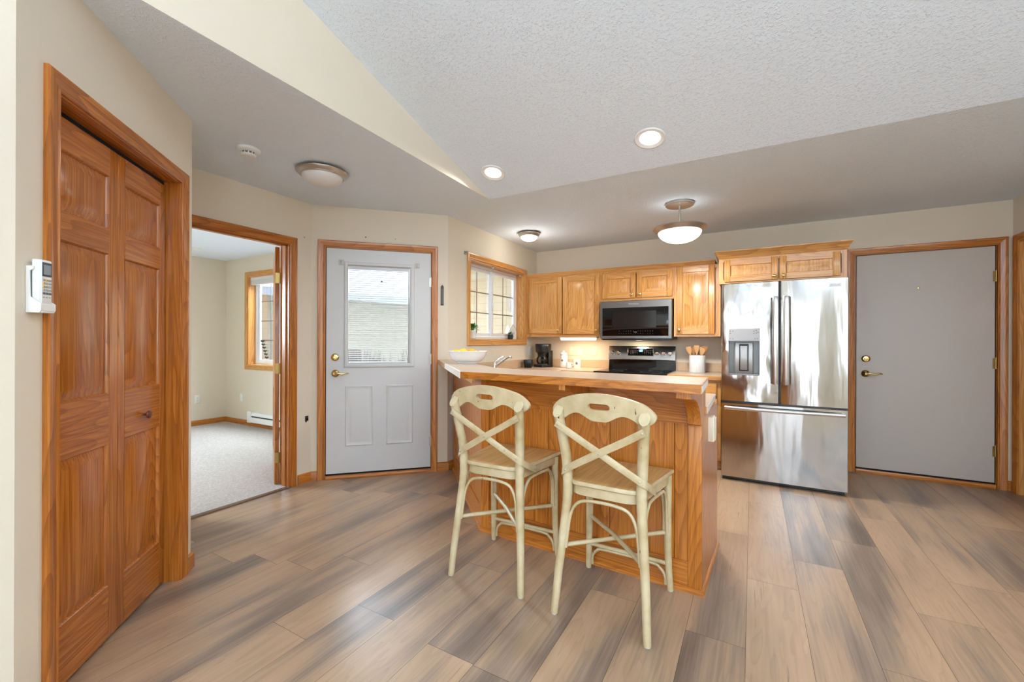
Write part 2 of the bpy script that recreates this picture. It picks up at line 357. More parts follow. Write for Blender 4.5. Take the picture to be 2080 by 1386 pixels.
# floor planks: strips along y, joints read off the photo where they show
PW = .2265; X0 = -.020
joints = {0: 3.77, 1: 2.90, 2: 3.32, 3: 3.85, 4: 4.27, -1: 1.96, -3: 2.05, -10: 1.46, -9: 1.65, -7: 1.38, -8: 1.11, -6: 1.95, -4: 1.34}
second = {0: 2.55, -1: 3.10, -8: 2.36, 3: 2.61, 4: 3.03}
fb = B(); fb.box(-3.40, 4.35, -4.35, YC, -.06, -.0012, mi=1)
tone = fb.bm.faces.layers.float.new('tone')
def plank(x0, x1, y0, y1, tn, rid):
    gp = .0006
    vs = [fb.v(p) for p in ((x0+gp, y0+gp, 0), (x1-gp, y0+gp, 0), (x1-gp, y1-gp, 0), (x0+gp, y1-gp, 0))]
    f = fb._f(vs, rid, 0); f[tone] = tn
LP = 1.22
for k in range(-15, 20):
    xa, xb = X0+k*PW, X0+(k+1)*PW
    if k in second: js = sorted([joints[k], second[k]]); base = js[0]; 
    elif k in joints: base = joints[k]; js = [base]
    else: base = random.uniform(0, LP); js = [base]
    cuts = list(js)
    y = js[-1]
    while y < YC: y += LP; cuts.append(y)
    y = js[0]
    while y > -4.35: y -= LP; cuts.append(y)
    cuts = sorted(c_ for c_ in cuts if -4.35 < c_ < YC) ; cuts = [-4.35]+cuts+[YC]
    for a, c_ in zip(cuts, cuts[1:]):
        if c_-a < .02: continue
        plank(xa, xb, a, c_, random.choice((.46, .52, .56, .60, .64, .62)) , random.random())
solo('floor', fb, [FLOOR, GAP], 'wood look vinyl plank floor in tan and grey brown', 'floor', kind='structure')
cb = B(); cb.box(-6.95, -3.40, -1.0, 3.46, -.06, .010)
solo('floor_bedroom', cb, CARPET, 'pale beige carpet in the bedroom', 'carpet', kind='structure')
tb = B(); tb.prism([(-3.408, .001), (-3.372, .001), (-3.376, .009), (-3.404, .012)], 'y', 1.43, 2.195)
solo('trim_threshold', tb, mat('threshold_metal', (120, 98, 78), .4, .6), 'thin dark threshold strip between carpet and planks', 'threshold', kind='structure')

# ceilings: flat part, vault and the triangular face between them
YV, SL, YR = 3.03, .2540, -.66
ZR = CH+SL*(YV-YR)
SX0, SX1 = K0[0], -1.945                 # soffit face from the closet corner to the apex
cb = B()
cb.prism([(SX1-.004, YV), (4.47, YV), (4.47, YC+.12), (XW-.12, YC+.12), (XW-.12, 3.28), (-3.62, 2.43), (-3.62, .2), (SX0-.004, .2), (SX0-.004, K0[1])], 'z', CH, CH+.05)
solo('ceiling', cb, CEIL, 'flat white textured ceiling over kitchen and entry', 'ceiling', kind='structure')
cb = B(); th = .06
cb.loft([[(x, YV, CH), (x, YR, ZR), (x, -4.45, ZR-SL*(YR+4.45)), (x, -4.45, ZR-SL*(YR+4.45)+th), (x, YR, ZR+th), (x, YV, CH+th)] for x in (-2.05, 4.47)])
solo('ceiling_vault', cb, CEIL, 'sloped white textured vault above the dining area', 'ceiling', kind='structure')
cb = B(); t = .05
zz = lambda y: CH+SL*(YV-y)+.03
cb.loft([[(SX0-d, .355, CH+.0006), (SX1-d, YV, CH+.0006), (SX1-d, YV, CH+.01), (SX0-d, .355, zz(.355))] for d in (0, t)])
solo('wall_soffit', cb, WALL, 'cream triangular wall face between flat ceiling and vault', 'wall', kind='structure')

# bedroom shell
BC = (-6.95, 3.46); BW = (.59, 1.80, .875, 2.165)
wall_run('wall_bedroom_north', BC, 0, 2.05, [BW], CH, 'cream bedroom wall with the window', m=WALL)
wall_run('wall_bedroom_west', (BC[0], -1.0), R_(90), 4.46, [(.7, 2.1, .9, 2.1)], CH, 'cream bedroom wall on the far left')
ang = math.atan2(2.44-3.46, -3.508+4.90); wall_run('wall_bedroom_diagonal', (-4.90, 3.46), ang, math.hypot(1.392, 1.02), [], CH, 'diagonal bedroom wall beside the entry', th=.06)
wall_run('wall_bedroom_south', (-3.508, -1.0), R_(180), 3.45, [], CH, 'cream bedroom wall towards the living room')
wall_run('wall_bedroom_east', (-3.508, 1.20), R_(-90), 2.2, [], CH, 'cream bedroom wall behind the closet')
cb = B(); cb.box(-7.07, -3.50, -1.12, 3.58, CH, CH+.05)
solo('ceiling_bedroom', cb, CEIL, 'white textured bedroom ceiling', 'ceiling', kind='structure')
# closet inside
cb = B(); cb.prism([(-3.30, .10), (-3.36, .10), (-3.36, 1.09), (-3.30, 1.09)], 'z', 0, CH); cb.box(-3.36, -1.99, .02, .10, 0, CH)
solo('wall_closet_inside', cb, WALL, 'cream inner walls of the closet', 'wall', kind='structure')

# baseboards
def base(name, org, rz, runs, label, h=.083, th=.013, end=None):
    b = B()
    for a, c in runs:
        b.loft([[(x, 0, 0), (x, -th, 0), (x, -th, h-.012), (x, -th*.55, h-.003), (x, 0, h)] for x in (a, c)])
    return solo(name, b, TX, label, 'baseboard', (org[0], org[1], 0), rz, kind='structure')
base('baseboard_entry', C2, R_(45), [(-.004, .050), (1.105, 1.213)], 'oak baseboard pieces on both sides of the white door')
base('baseboard_sink', C1, R_(90), [(-.004, .115)], 'short oak baseboard between white door and bar')
base('baseboard_hall', (C2[0], 1.15), R_(90), [(0, .215), (1.108, 1.236)], 'oak baseboard right of the bedroom doorway')
base('baseboard_closet', K0, R_(135), [(.0, .095), (1.052, 1.128)], 'oak baseboard end piece right of the closet door')
base('baseboard_right', (XR, YC), R_(-90), [(.0, .022), (.948, 1.65)], 'oak baseboard on the right wall')
base('baseboard_kitchen', (XW, YC), 0, [(1.868-XW, XR-XW)], 'oak baseboard sliver right of the grey door')
base('baseboard_bedroom_north', BC, 0, [(0, 2.05)], 'oak baseboard under the bedroom window')
base('baseboard_bedroom_west', (BC[0], -1.0), R_(90), [(0, 4.46)], 'oak baseboard along the far bedroom wall')
base('baseboard_left', (K0[0], -4.35), R_(90), [(0, 4.70)], 'oak baseboard along the left wall')

# ------------------------------------------------------------------ panels and cabinet fronts
def raised(b, x0, x1, z0, z1, yf, slope=.034, rec=.009, mi=0):
    """raised panel inside an opening; frame face at yf, into +y"""
    a = .006
    b.rects([(x0, x1, z0, z1, yf), (x0+a*.5, x1-a*.5, z0+a*.5, z1-a*.5, yf+.003), (x0+a, x1-a, z0+a, z1-a, yf+rec), (x0+a+.003, x1-a-.003, z0+a+.003, z1-a-.003, yf+rec),
             (x0+a+slope, x1-a-slope, z0+a+slope, z1-a-slope, yf+.003), (x0+a+slope+.002, x1-a-slope-.002, z0+a+slope+.002, z1-a-slope-.002, yf+.002)], mi=mi)
def framed_door(b, x0, x1, z0, z1, y0, th, panels, sw, mv=0, mh=1, rails=None, edge=.004, pslope=.034, pm=0):
    """frame-and-panel door; front at y0, back at y0+th; panels = list of (px0,px1,pz0,pz1)"""
    xs0, xs1 = x0+sw, x1-sw
    b.box(x0, xs0, y0, y0+th, z0, z1, mv, bev=edge); b.box(xs1, x1, y0, y0+th, z0, z1, mv, bev=edge)
    zs = sorted(panels, key=lambda p: p[2]); cur = z0
    for p in zs:
        b.box(xs0, xs1, y0+.0006, y0+th, cur, p[2], mh); cur = p[3]
    b.box(xs0, xs1, y0+.0006, y0+th, cur, z1, mh)
    for p in zs:
        raised(b, p[0], p[1], p[2], p[3], y0+.0006, pslope, mi=pm)
        b.box(p[0], p[1], y0+th-.004, y0+th, p[2], p[3], pm)
def knob(parent, x, y, z, m, r=.0145, name='knob'):
    b = B(); b.lathe([(.006, 0), (.005, .010), (r*.75, .014), (r, .020), (r*.92, .026), (r*.5, .029)], 16, (x, y, z), 'y'); return link(name, b, m, parent)
def cab_door(parent, x0, x1, z0, z1, y, kn=None, km=BRASS, sw=.058, flat=False):
    b = B(); framed_door(b, x0, x1, z0, z1, y, .019, [(x0+sw, x1-sw, z0+sw, z1-sw)], sw)
    d = link('door', b, OK3, parent)
    if kn: knob(d, kn[0], y, kn[1], km)
    return d
YF = 4.842; YD = YF-.0195
def cab_body(parent, x0, x1, z0, z1, y0, y1, name='body', bottom=.012):
    b = B(); b.box(x0, x1, y0+.02, y1, z0, z1, 0); fwid = .038
    b.box(x0, x0+fwid, y0, y0+.02, z0, z1, 0); b.box(x1-fwid, x1, y0, y0+.02, z0, z1, 0)
    b.box(x0+fwid, x1-fwid, y0+.0004, y0+.02, z0, z0+fwid, 1); b.box(x0+fwid, x1-fwid, y0+.0004, y0+.02, z1-fwid, z1, 1)
    return link(name, b, OK3, parent)
YB = YC-.004
def upper(x0, x1, z0, z1, doors, label, yf=YF, yb=None):
    t = thing('wall_cabinet', (0, 0, 0), label, 'cabinet', group=None)
    cab_body(t, x0, x1, z0, z1, yf, yb or YB)
    for d in doors: cab_door(t, *d[:4], yf-.0195, d[4], d[5] if len(d) > 5 else BRASS, d[6] if len(d) > 6 else .058)
    return t
upper(XW+.003, -1.536, 1.296, 2.043, [(-2.486, -2.036, 1.336, 2.028, (-2.072, 1.375)), (-2.022, -1.560, 1.328, 2.028, (-1.592, 1.372))], 'oak wall cabinet with two tall doors beside the window')
upper(-1.535, -.737, 1.706, 2.043, [(-1.524, -1.143, 1.734, 2.020, (-1.180, 1.770)), (-1.131, -.750, 1.734, 2.020, (-1.094, 1.770))], 'short oak wall cabinet with two doors above the microwave')
upper(-.736, -.284, 1.296, 2.043, [(-.706, -.338, 1.322, 2.035, (-.682, 1.366), NICKEL)], 'oak wall cabinet with one tall door left of the refrigerator')
def crown(b, x0, x1, yf, yb, z0, z1, out, endl=True, endr=True):
    prof = [(0, z0), (.004, z0+.006), (.006, z0+.012), (out*.45, z0+(z1-z0)*.45), (out*.9, z1-.012), (out, z1-.008), (out, z1)]
    L = [[((x0-o) if endl else x0, yb, z) for o, z in prof], [((x0-o) if endl else x0, yf-o, z) for o, z in prof], [((x1+o) if endr else x1, yf-o, z) for o, z in prof], [((x1+o) if endr else x1, yb, z) for o, z in prof]]
    for i in range(3):
        if (i == 0 and not endl) or (i == 2 and not endr): continue
        b.loft([[*L[i]], [*L[i+1]]], False, False, closed=False, mi=1 if i == 1 else 2)
    b.box(x0, x1, yf+.001, yb, z1-.006, z1-.001, 1); b.box(x0, x1, yf-.001, yf+.012, z0, z1-.002, 1)
b = B(); crown(b, XW+.004, -.337, YF-.001, YB, 2.044, 2.092, .018, False, False)
solo('cabinet_crown', b, [OZ, OX, OY], 'narrow oak crown strip along the top of the wall cabinets', 'trim')
FCY = 4.545
t = upper(-.283, .701, 1.797, 2.040, [(-.236, .200, 1.812, 2.018, (.168, 1.842), BRASS, .052), (.212, .652, 1.812, 2.018, (.240, 1.842), BRASS, .052)], 'deep oak cabinet with two low doors above the refrigerator', FCY)
b = B(); crown(b, -.283, .701, FCY-.001, YB, 2.030, 2.106, .038); link('crown', b, [OZ, OX, OY], t)

# ------------------------------------------------------------------ base cabinets and worktops
ZC = .910
def base_cab(x0, x1, yf, yb, label, doors, drawers, flip=1, rz=0):
    t = thing('base_cabinet', (0, 0, 0), label, 'cabinet')
    b = B(); b.box(x0, x1, yf+.02, yb, .10, ZC-.039, 0); b.box(x0, x1, yf+.07, yb, 0, .10, 1)
    b.box(x0, x1, yf, yf+.02, .10, .14, 1); b.box(x0, x1, yf, yf+.02, ZC-.075, ZC-.039, 1); b.box(x0, x0+.038, yf, yf+.02, .14, ZC-.075, 0); b.box(x1-.038, x1, yf, yf+.02, .14, ZC-.075, 0)
    link('body', b, OK3, t)
    for d in doors: cab_door(t, *d[:4], yf-.0195, d[4], BRASS)
    for d in drawers:
        q = B(); q.rects([(d[0], d[1], d[2], d[3], yf), (d[0], d[1], d[2], d[3], yf-.012), (d[0]+.01, d[1]-.01, d[2]+.01, d[3]-.01, yf-.0195)], True, True, 1); o = link('drawer', q, OK3, t); knob(o, (d[0]+d[1])/2, yf-.0195, (d[2]+d[3])/2, BRASS)
    return t
base_cab(-.744, -.262, 4.535, YB, 'oak base cabinet with drawer between range and refrigerator', [(-.715, -.295, .125, .690, (-.685, .64))], [(-.715, -.295, .712, .845)])
base_cab(-1.875, -1.520, 4.535, YB, 'oak base cabinet with drawer left of the range', [(-1.835, -1.545, .125, .690, (-1.575, .64))], [(-1.835, -1.545, .712, .845)])
# sink base faces +x
t = thing('base_cabinet', (-1.93, 4.52, 0), 'oak sink base cabinet under the kitchen window', 'cabinet', R_(-90-180+180))
t.rotation_euler = (0, 0, R_(90)); t.location = (-1.94, 3.50, 0)
b = B(); b.box(0, 1.60, .02, .590, .10, ZC-.039, 0); b.box(0, 1.60, .07, .590, 0, .10, 1); b.box(0, 1.60, 0, .02, .10, ZC-.039, 1); link('body', b, OK3, t)
for i in range(2): cab_door(t, .16+i*.46, .60+i*.46, .125, .690, -.0195, (.56 if i == 0 else .66, .64))
# worktop
b = B()
wk = [(-.200, 2.372), (-.206, 2.995), (-1.60, 3.03), (-1.905, 3.33), (-1.905, 4.505), (-1.519, 4.505), (-1.519, YB), (XW+.003, YB), (XW+.003, 3.395), (-1.875, 2.745), (-1.52, 2.440)]
b.prism(wk, 'z', ZC-.036, ZC)
t = thing('worktop', (0, 0, 0), 'beige laminate kitchen worktop around the sink and behind the bar', 'worktop')
link('slab', b, LAM, t, bevel=.003)
b = B(); b.prism([(-.199, 2.3705), (-.2055, 2.9965), (-.212, 2.9965), (-.2055, 2.3705)], 'z', ZC-.036, ZC-.001, mi=0); 
b = B()
b.box(-1.905, -1.519, 4.4965, 4.5045, ZC-.037, ZC-.001, 0); link('front_edge', b, OX, t)
b = B(); b.box(-.290, -.1995, 2.362, 2.3715, ZC-.037, ZC-.0005); link('oak_edge', b, OX, t)
b = B(); b.loft([[(-.1995, 2.364, z), (-.2055, 2.995, z), (-.2035, 2.995, z), (-.1975, 2.364, z)] for z in (ZC-.036, ZC-.001)]); link('end_cap', b, LAMW, t)
b = B(); b.box(XW+.002, XW+.021, 3.45, YB-.019, ZC, ZC+.098); b.box(XW+.002, -1.519, YB-.019, YB, ZC, ZC+.098); link('backsplash', b, SPLASH, t, bevel=.003)
t = thing('worktop', (0, 0, 0), 'short beige laminate worktop between range and refrigerator', 'worktop')
b = B(); b.box(-.746, -.258, 4.505, YB, ZC-.036, ZC); link('slab', b, LAM, t)
b = B(); b.box(-.746, -.258, 4.4965, 4.5045, ZC-.037, ZC-.0005); link('front_edge', b, OX, t)
b = B(); b.box(-.746, -.258, YB-.019, YB, ZC, ZC+.098); link('backsplash', b, SPLASH, t, bevel=.003)

# ------------------------------------------------------------------ bar
P0 = Vector((-.212, 2.262)); P1 = Vector((-1.546, 2.324)); P2 = Vector((-2.515, 3.293))
a0 = math.atan2(P0.y-P1.y, P0.x-P1.x)
bar = thing('breakfast_bar', (P1.x, P1.y, 0), 'oak panelled breakfast bar base behind the two cream stools', 'bar', a0)
LB = (P0-P1).length; ZB = 1.024
b = B()
b.box(0, LB, .02, .110, 0, ZB, 0)                                  # core
b.box(LB-.064, LB, 0, .02, .0, ZB, 0, bev=.002); b.box(0, .060, 0, .02, 0, ZB, 0)
b.box(.06, LB-.064, .0005, .02, 0, .146, 1); b.box(.06, LB-.064, .0005, .02, .830, ZB, 1)
link('frame', b, TK3, bar)
b = B(); edges = [.06, .115, .487, .868, 1.205, LB-.064]
for x0, x1 in zip(edges, edges[1:]):
    b.loft([[(x0+.001, .0135, z), (x0+.003, .0105, z), (x1-.003, .0105, z), (x1-.001, .0135, z), (x1-.001, .02, z), (x0+.001, .02, z)] for z in (.146, .830)], mi=0)
link('panel_boards', b, TZ, bar)
# wing in its own frame: local x along P2-P1 reversed so the room stays at -y
LW = (P2-P1).length; aw = R_(-45)-a0
wing = B(); Mw = Matrix.Rotation(aw, 4, 'Z')
def wb(x0, x1, y0, y1, z0, z1, mi):
    n0 = len(wing.bm.verts); wing.box(x0, x1, y0, y1, z0, z1, mi)
    wing.bm.verts.ensure_lookup_table()
    for v_ in list(wing.bm.verts)[n0:]: v_.co = Mw @ v_.co
wb(-LW, 0, .02, .110, 0, ZB, 0)
wb(-.060, 0, 0, .02, 0, ZB, 0); wb(-LW, -LW+.06, 0, .02, 0, ZB, 0); wb(-LW+.06, -.06, .0005, .02, 0, .146, 1); wb(-LW+.06, -.06, .0005, .02, .830, ZB, 1)
nb = 11
for i in range(nb):
    x0 = -LW+.06+(LW-.12)*i/nb; x1 = -LW+.06+(LW-.12)*(i+1)/nb; wb(x0+.002, x1-.002, .010, .02, .146, .830, 0)
link('wing_panel', wing, TK3, bar)
b = B(); pts = [(0, 0), (0, -.012), (.006, -.012)]
b.loft([[(x, 0, 0), (x, -.014, 0), (x, -.013, .014), (x, -.006, .022), (x, 0, .024)] for x in (-.006, LB+.013)], mi=1)
b.loft([[(LB, y, 0), (LB+.014, y, 0), (LB+.013, y, .014), (LB+.006, y, .022), (LB, y, .024)] for y in (-.013, .615)], mi=2)
n0 = len(b.bm.verts); b.loft([[(x, 0, 0), (x, -.014, 0), (x, -.013, .014), (x, -.006, .022), (x, 0, .024)] for x in (-LW, .006)], mi=1); b.bm.verts.ensure_lookup_table()
for v_ in list(b.bm.verts)[n0:]: v_.co = Mw @ v_.co
link('shoe_molding', b, [TZ, TX, TY], bar)
b = B(); b.box(LB-.018, LB-.0005, .1105, .610, .0, ZC-.038, 0); link('end_panel', b, TZ, bar)
b = B(); b.box(.30, LB-.018, .1105, .585, .10, ZC-.038, 0); b.box(.30, LB-.018, .1105, .52, 0, .10, 1); link('cabinet_back', b, OK3, bar)
def corbel(x0, x1):
    b = B(); pr = [(0, ZB), (-.315, ZB), (-.315, ZB-.030)]
    for k in range(13):
        a = k/12*math.pi/2; pr.append((-.300+.262*math.sin(a), ZB-.034-.150*(1-math.cos(a))))
    pr += [(-.030, .832), (0, .830)]
    b.loft([[(x, p[0], p[1]) for p in pr] for x in (x0, x1)]); return link('corbel', b, TZ, bar, bevel=.003)
corbel(LB-.062, LB-.0005); corbel(.712, .748)
# bar top
ZT = 1.062
bt = thing('bar_countertop', (0, 0, 0), 'pale laminate bar top with oak front edge and angled left wing', 'countertop')
A_ = [(-.186, 1.927), (-1.480, 2.012), (-2.552, 3.118), (-2.536, 3.222), (-2.536, 3.416), (-1.892, 2.772), (-1.60, 2.508), (-1.50, 2.428), (-1.40, 2.394), (-.197, 2.338)]
b = B(); b.prism(A_, 'z', ZT-.037, ZT); link('slab', b, LAM, bt, bevel=.002)
def strip(pa, pb, z0, z1, th=.009, mi=0, e0=0, e1=0):
    pa, pb = Vector(pa), Vector(pb); d = (pb-pa).normalized(); n = Vector((d.y, -d.x)) # right of travel
    q = [pa-d*e0, pb+d*e1, pb+d*e1+n*th, pa-d*e0+n*th]
    return q
b = B(); q = strip(A_[1], A_[0], 0, 0); b.prism([tuple(p) for p in q], 'z', ZT-.039, ZT-.0005); link('oak_edge', b, TX, bt)
tip = Vector(A_[2]); cor = Vector(A_[1]); mid = tip+(cor-tip)*.42
b = B(); b.prism([tuple(p) for p in strip(tip, mid, 0, 0)], 'z', ZT-.039, ZT-.0005); link('oak_edge', b, OX, bt)
b = B(); b.prism([tuple(p) for p in strip(mid, cor, 0, 0, e1=.004)], 'z', ZT-.0395, ZT); link('pale_edge', b, LAMW, bt)
b = B(); b.prism([tuple(p) for p in strip(A_[0], A_[9], 0, 0, th=.004, e0=.007)], 'z', ZT-.039, ZT-.0005); o = link('oak_edge', b, OY, bt)
e0, e1 = Vector(A_[0]), Vector(A_[9]); q0 = e0+(e1-e0)*.0; q1 = e0+(e1-e0)*.93
b = B(); b.prism([(q0.x+.0042, q0.y), (q1.x+.0042, q1.y), (q1.x+.006, q1.y), (q0.x+.006, q0.y)], 'z', ZT-.036, ZT-.009); link('pale_end_cap', b, LAMW, bt)
b = B()                                             # support rail below the wing
p_, q_ = tip+(cor-tip)*.13, tip+(cor-tip)*.86
nn_ = Vector((S, S)); b.prism([tuple(p_+nn_*.10), tuple(q_+nn_*.10), tuple(q_+nn_*.118), tuple(p_+nn_*.118)], 'z', ZT-.095, ZT-.0375); link('support_rail', b, OX, bt)

# outlet box on the bar end
t = thing('outlet_box', (-.2115, 2.52, .775), 'ivory outlet box on the right end of the bar', 'outlet')
b = B(); b.box(.0005, .038, -.042, .036, -.065, .065, 0, bev=.006); link('box', b, IVORY, t)
b = B(); b.box(.0385, .043, -.036, .030, -.058, .058, 0, bev=.002); link('cover', b, IVORY, t)

# ------------------------------------------------------------------ doors
def hinge(parent, x, y, z, m, sx=1):
    b = B(); b.tube([(x, y-.004, z-.045), (x, y-.004, z+.045)], .0055, 10)
    b.box(min(x, x-sx*.018), max(x, x-sx*.018), y-.002, y+.001, z-.044, z+.044); b.tube([(x, y-.004, z+.045), (x, y-.004, z+.053)], .0035, 8)
    return link('hinge', b, m, parent)
def deadbolt(parent, x, y, z, thumb=True):
    b = B(); b.lathe([(.034, 0), (.034, .006), (.029, .013), (.022, .016)], 28, (x, y, z), 'y'); d = link('deadbolt', b, BRASS, parent)
    q = B()
    if thumb: q.box(x-.016, x+.016, y-.030, y-.015, z-.006, z+.006, bev=.003)
    else: q.lathe([(.014, .015), (.012, .020)], 16, (x, y, z), 'y')
    link('thumb_turn', q, BRASS, d)
def lever(parent, x, y, z, d=1):
    b = B(); b.lathe([(.034, 0), (.034, .005), (.030, .012), (.018, .018), (.013, .022), (.013, .048), (.010, .052)], 28, (x, y, z), 'y'); r = link('rose', b, BRASS, parent)
    q = B(); q.tube(smooth_path([(x, y-.046, z), (x+d*.025, y-.050, z+.003), (x+d*.060, y-.050, z-.004), (x+d*.095, y-.046, z+.004), (x+d*.118, y-.038, z+.001)], 5), [.0115]*6+[.0095]*6+[.0075]*6+[.005]*3, 10)
    link('lever', q, BRASS, r)
def jambs(b, s0, s1, zt, d0, d1, th=.018, mv=0, mh=1):
    b.box(s0-th, s0, d0, d1, 0, zt, mv); b.box(s1, s1+th, d0, d1, 0, zt, mv); b.box(s0-th, s1+th, d0, d1, zt, zt+th, mh)

# grey steel door to the garage
D3 = thing('door_3', (XW, YC, 0), 'plain grey door with brass lever right of the refrigerator', 'door', kind='structure')
x0, x1 = .866-XW, 1.794-XW
b = B(); b.box(x0, x1, .006, .050, .050, 2.064, bev=.002); link('slab', b, GREYDOOR, D3)
deadbolt(D3, .937-XW, .006, 1.085); lever(D3, .934-XW, .006, .945)
b = B(); b.lathe([(.008, 0), (.008, .003), (.004, .004)], 12, (1.308-XW, .006, 1.735), 'y'); link('peephole', b, BRASS, D3)
for z in (1.807, 1.064, .317): hinge(D3, x1+.004, .004, z, ABRASS)
b = B(); jambs(b, x0-.006, x1+.006, 2.070, 0, .12, mv=0, mh=1); b.box(x0-.006, x1+.006, .002, .12, 0, .034, 1); b.box(x0, x1, .010, .05, .034, .050, 2); b.box(x0-.006, x0, .012, .05, .034, 2.07, 2); b.box(x1, x1+.006, .012, .05, .034, 2.07, 2)
b.box(x0, x1, .05, .12, 2.064, 2.07, 2)
b.box(x0, x1, .0, .14, -.01, .0, 2)
link('jamb', b, [TZ, TX, GAP], D3)
b = B(); b.box(x0-.006, x1+.006, -.012, .012, 0, .036, 0, bev=.003); link('sill', b, TX, D3)
b = B(); b.casing(x0-.012, x1+.012, 0, 2.073, .060, th=.016); solo('trim_garage_door', b, TK3, 'oak casing around the grey door', 'trim', (XW, YC, 0), kind='structure')

# white half-glass entry door on the diagonal wall
D1 = thing('door_1', (C2[0], C2[1], 0), 'white entry door with a blind in its upper glass', 'door', R_(45), kind='structure')
s0, s1 = .123, 1.042; g0, g1, gz0, gz1 = .300, .852, 1.025, 1.922
b = B()
o = .004
# front skin with the window hole and two embossed panels
b.box(s0, g0, .006, .048, .046, 2.066); b.box(g1, s1, .006, .048, .046, 2.066); b.box(g0, g1, .006, .048, .046, gz0); b.box(g0, g1, .006, .048, gz1, 2.066)
for (pa, pb_) in ((.282, .525), (.637, .880)):
    z0_, z1_ = .283, .833
    b.rects([(pa, pb_, z0_, z1_, .0058), (pa+.010, pb_-.010, z0_+.010, z1_-.010, -.0005), (pa+.020, pb_-.020, z0_+.020, z1_-.020, .0050), (pa+.038, pb_-.038, z0_+.038, z1_-.038, .0050), (pa+.052, pb_-.052, z0_+.052, z1_-.052, .0008), (pa+.056, pb_-.056, z0_+.056, z1_-.056, .0005)])
link('slab', b, WHITE, D1)
b = B()
fr_ = [(.272, .890, .995, 1.953, .0055), (.276, .886, .999, 1.949, -.006), (.284, .878, 1.007, 1.941, -.010), (.298, .864, 1.021, 1.927, -.008), (.304, .848, 1.029, 1.918, .004), (.304, .848, 1.029, 1.918, .030)]
b.rects(fr_, False, False); link('lite_frame', b, WHITE, D1)
b = B(); b.box(.302, .850, .0135, .0150, 1.026, 1.920); b.box(.302, .850, .0390, .0405, 1.026, 1.920); link('glass', b, GLASS, D1)
b = B(); b.box(.306, .846, .016, .036, 1.888, 1.917); nsl = 44
for i in range(nsl):
    z = 1.046+(1.880-1.046)*i/(nsl-1); dr = 0.0
    bend = (-.012, -.009, -.005)[i-27] if i in (27, 28, 29) else 0
    b.loft([[(.308, .0180, z-.0046), (.308, .0335, z+.0036), (.308, .0337, z+.0046), (.308, .0180, z-.0034)], [(.826, .0180, z-.0046+bend), (.826, .0335, z+.0036+bend), (.826, .0337, z+.0046+bend), (.826, .0180, z-.0034+bend)]])
b.box(.308, .826, .018, .034, 1.032, 1.040)
for x in (.392, .700): b.box(x-.0008, x+.0008, .0175, .0183, 1.036, 1.89)
link('blind', b, BLIND, D1)
b = B(); b.box(.832, .845, .016, .034, 1.03, 1.89); link('blind_slide', b, LGREY, D1)
b = B(); b.box(.586, .602, .0165, .0178, 1.778, 1.794); link('suction_dot', b, SLATE, D1)
deadbolt(D1, .197, .006, 1.090, False); lever(D1, .200, .006, .945)
for z in (1.795, 1.065, .290): hinge(D1, s1+.004, .004, z, NICKEL)
b = B(); jambs(b, s0-.006, s1+.006, 2.072, 0, .12); b.box(s0-.006, s1+.006, .002, .12, 0, .030, 1); b.box(s0, s1, .010, .048, .030, .046, 2); b.box(s0-.006, s0, .012, .05, .03, 2.07, 2); b.box(s1, s1+.006, .012, .05, .03, 2.07, 2); link('jamb', b, [TZ, TX, GAP], D1)
b = B(); b.box(s0-.006, s1+.006, -.018, .01, 0, .026, bev=.003); link('sill', b, TX, D1)
b = B(); b.casing(s0-.011, s1+.004, 0, 2.076, .058, th=.016); solo('trim_entry_door', b, TK3, 'oak casing around the white entry door', 'trim', (C2[0], C2[1], 0), R_(45), kind='structure')

def onwall(org, rz, s, d, z):
    c_, s_ = math.cos(rz), math.sin(rz); return (org[0]+c_*s-s_*d, org[1]+s_*s+c_*d, z)
for s, lab in ((.246, 'clear adhesive hook on the white door, left of its glass'), (.912, 'clear adhesive hook on the white door, right of its glass')):
    b = B(); b.box(-.023, .023, -.004, 0, -.024, .024, 0, bev=.004); b.box(-.009, .009, -.011, -.004, -.014, .012, 1, bev=.003)
    solo('adhesive_hook', b, [mat('clear_plastic', (206, 206, 204), .25), LGREY], lab, 'hook', onwall(C2, R_(45), s, .0055, 1.946), R_(45), 'hooks on the white door')
# dark pointed plaque
b = B(); b.prism([(-.0135, -.098), (.0135, -.098), (.0135, .082), (0, .100), (-.0135, .082)], 'y', -.006, 0, 0); b.box(-.009, .009, -.0075, -.006, -.085, .060, 1)
solo('wall_plaque', b, [SLATE, mat('plaque_marks', (96, 94, 88), .6)], 'narrow dark pointed plaque on the wall right of the white door', 'plaque', onwall(C2, R_(45), 1.147, -.0005, 1.676), R_(45), bevel=.0015)
for s, z, r in ((.454, 2.183, .006), (.714, 2.182, .004)):
    b = B(); b.lathe([(r, 0), (r*.8, .005), (r*.2, .007)], 10, (0, 0, 0), 'y')
    solo('nail', b, SLATE, 'small dark nail above the white door, the larger one' if r > .005 else 'tiny nail above the white door, nearer the corner', 'nail', onwall(C2, R_(45), s, 0, z), R_(45), 'nails above the entry door')
b = B(); b.lathe([(.004, 0), (.003, .005), (.001, .007)], 10, (0, 0, 0), 'y')
solo('nail', b, SLATE, 'tiny nail between the bedroom doorway and the white door casing', 'nail', onwall((C2[0], 1.15), R_(90), 1.165, 0, 2.135), R_(90))

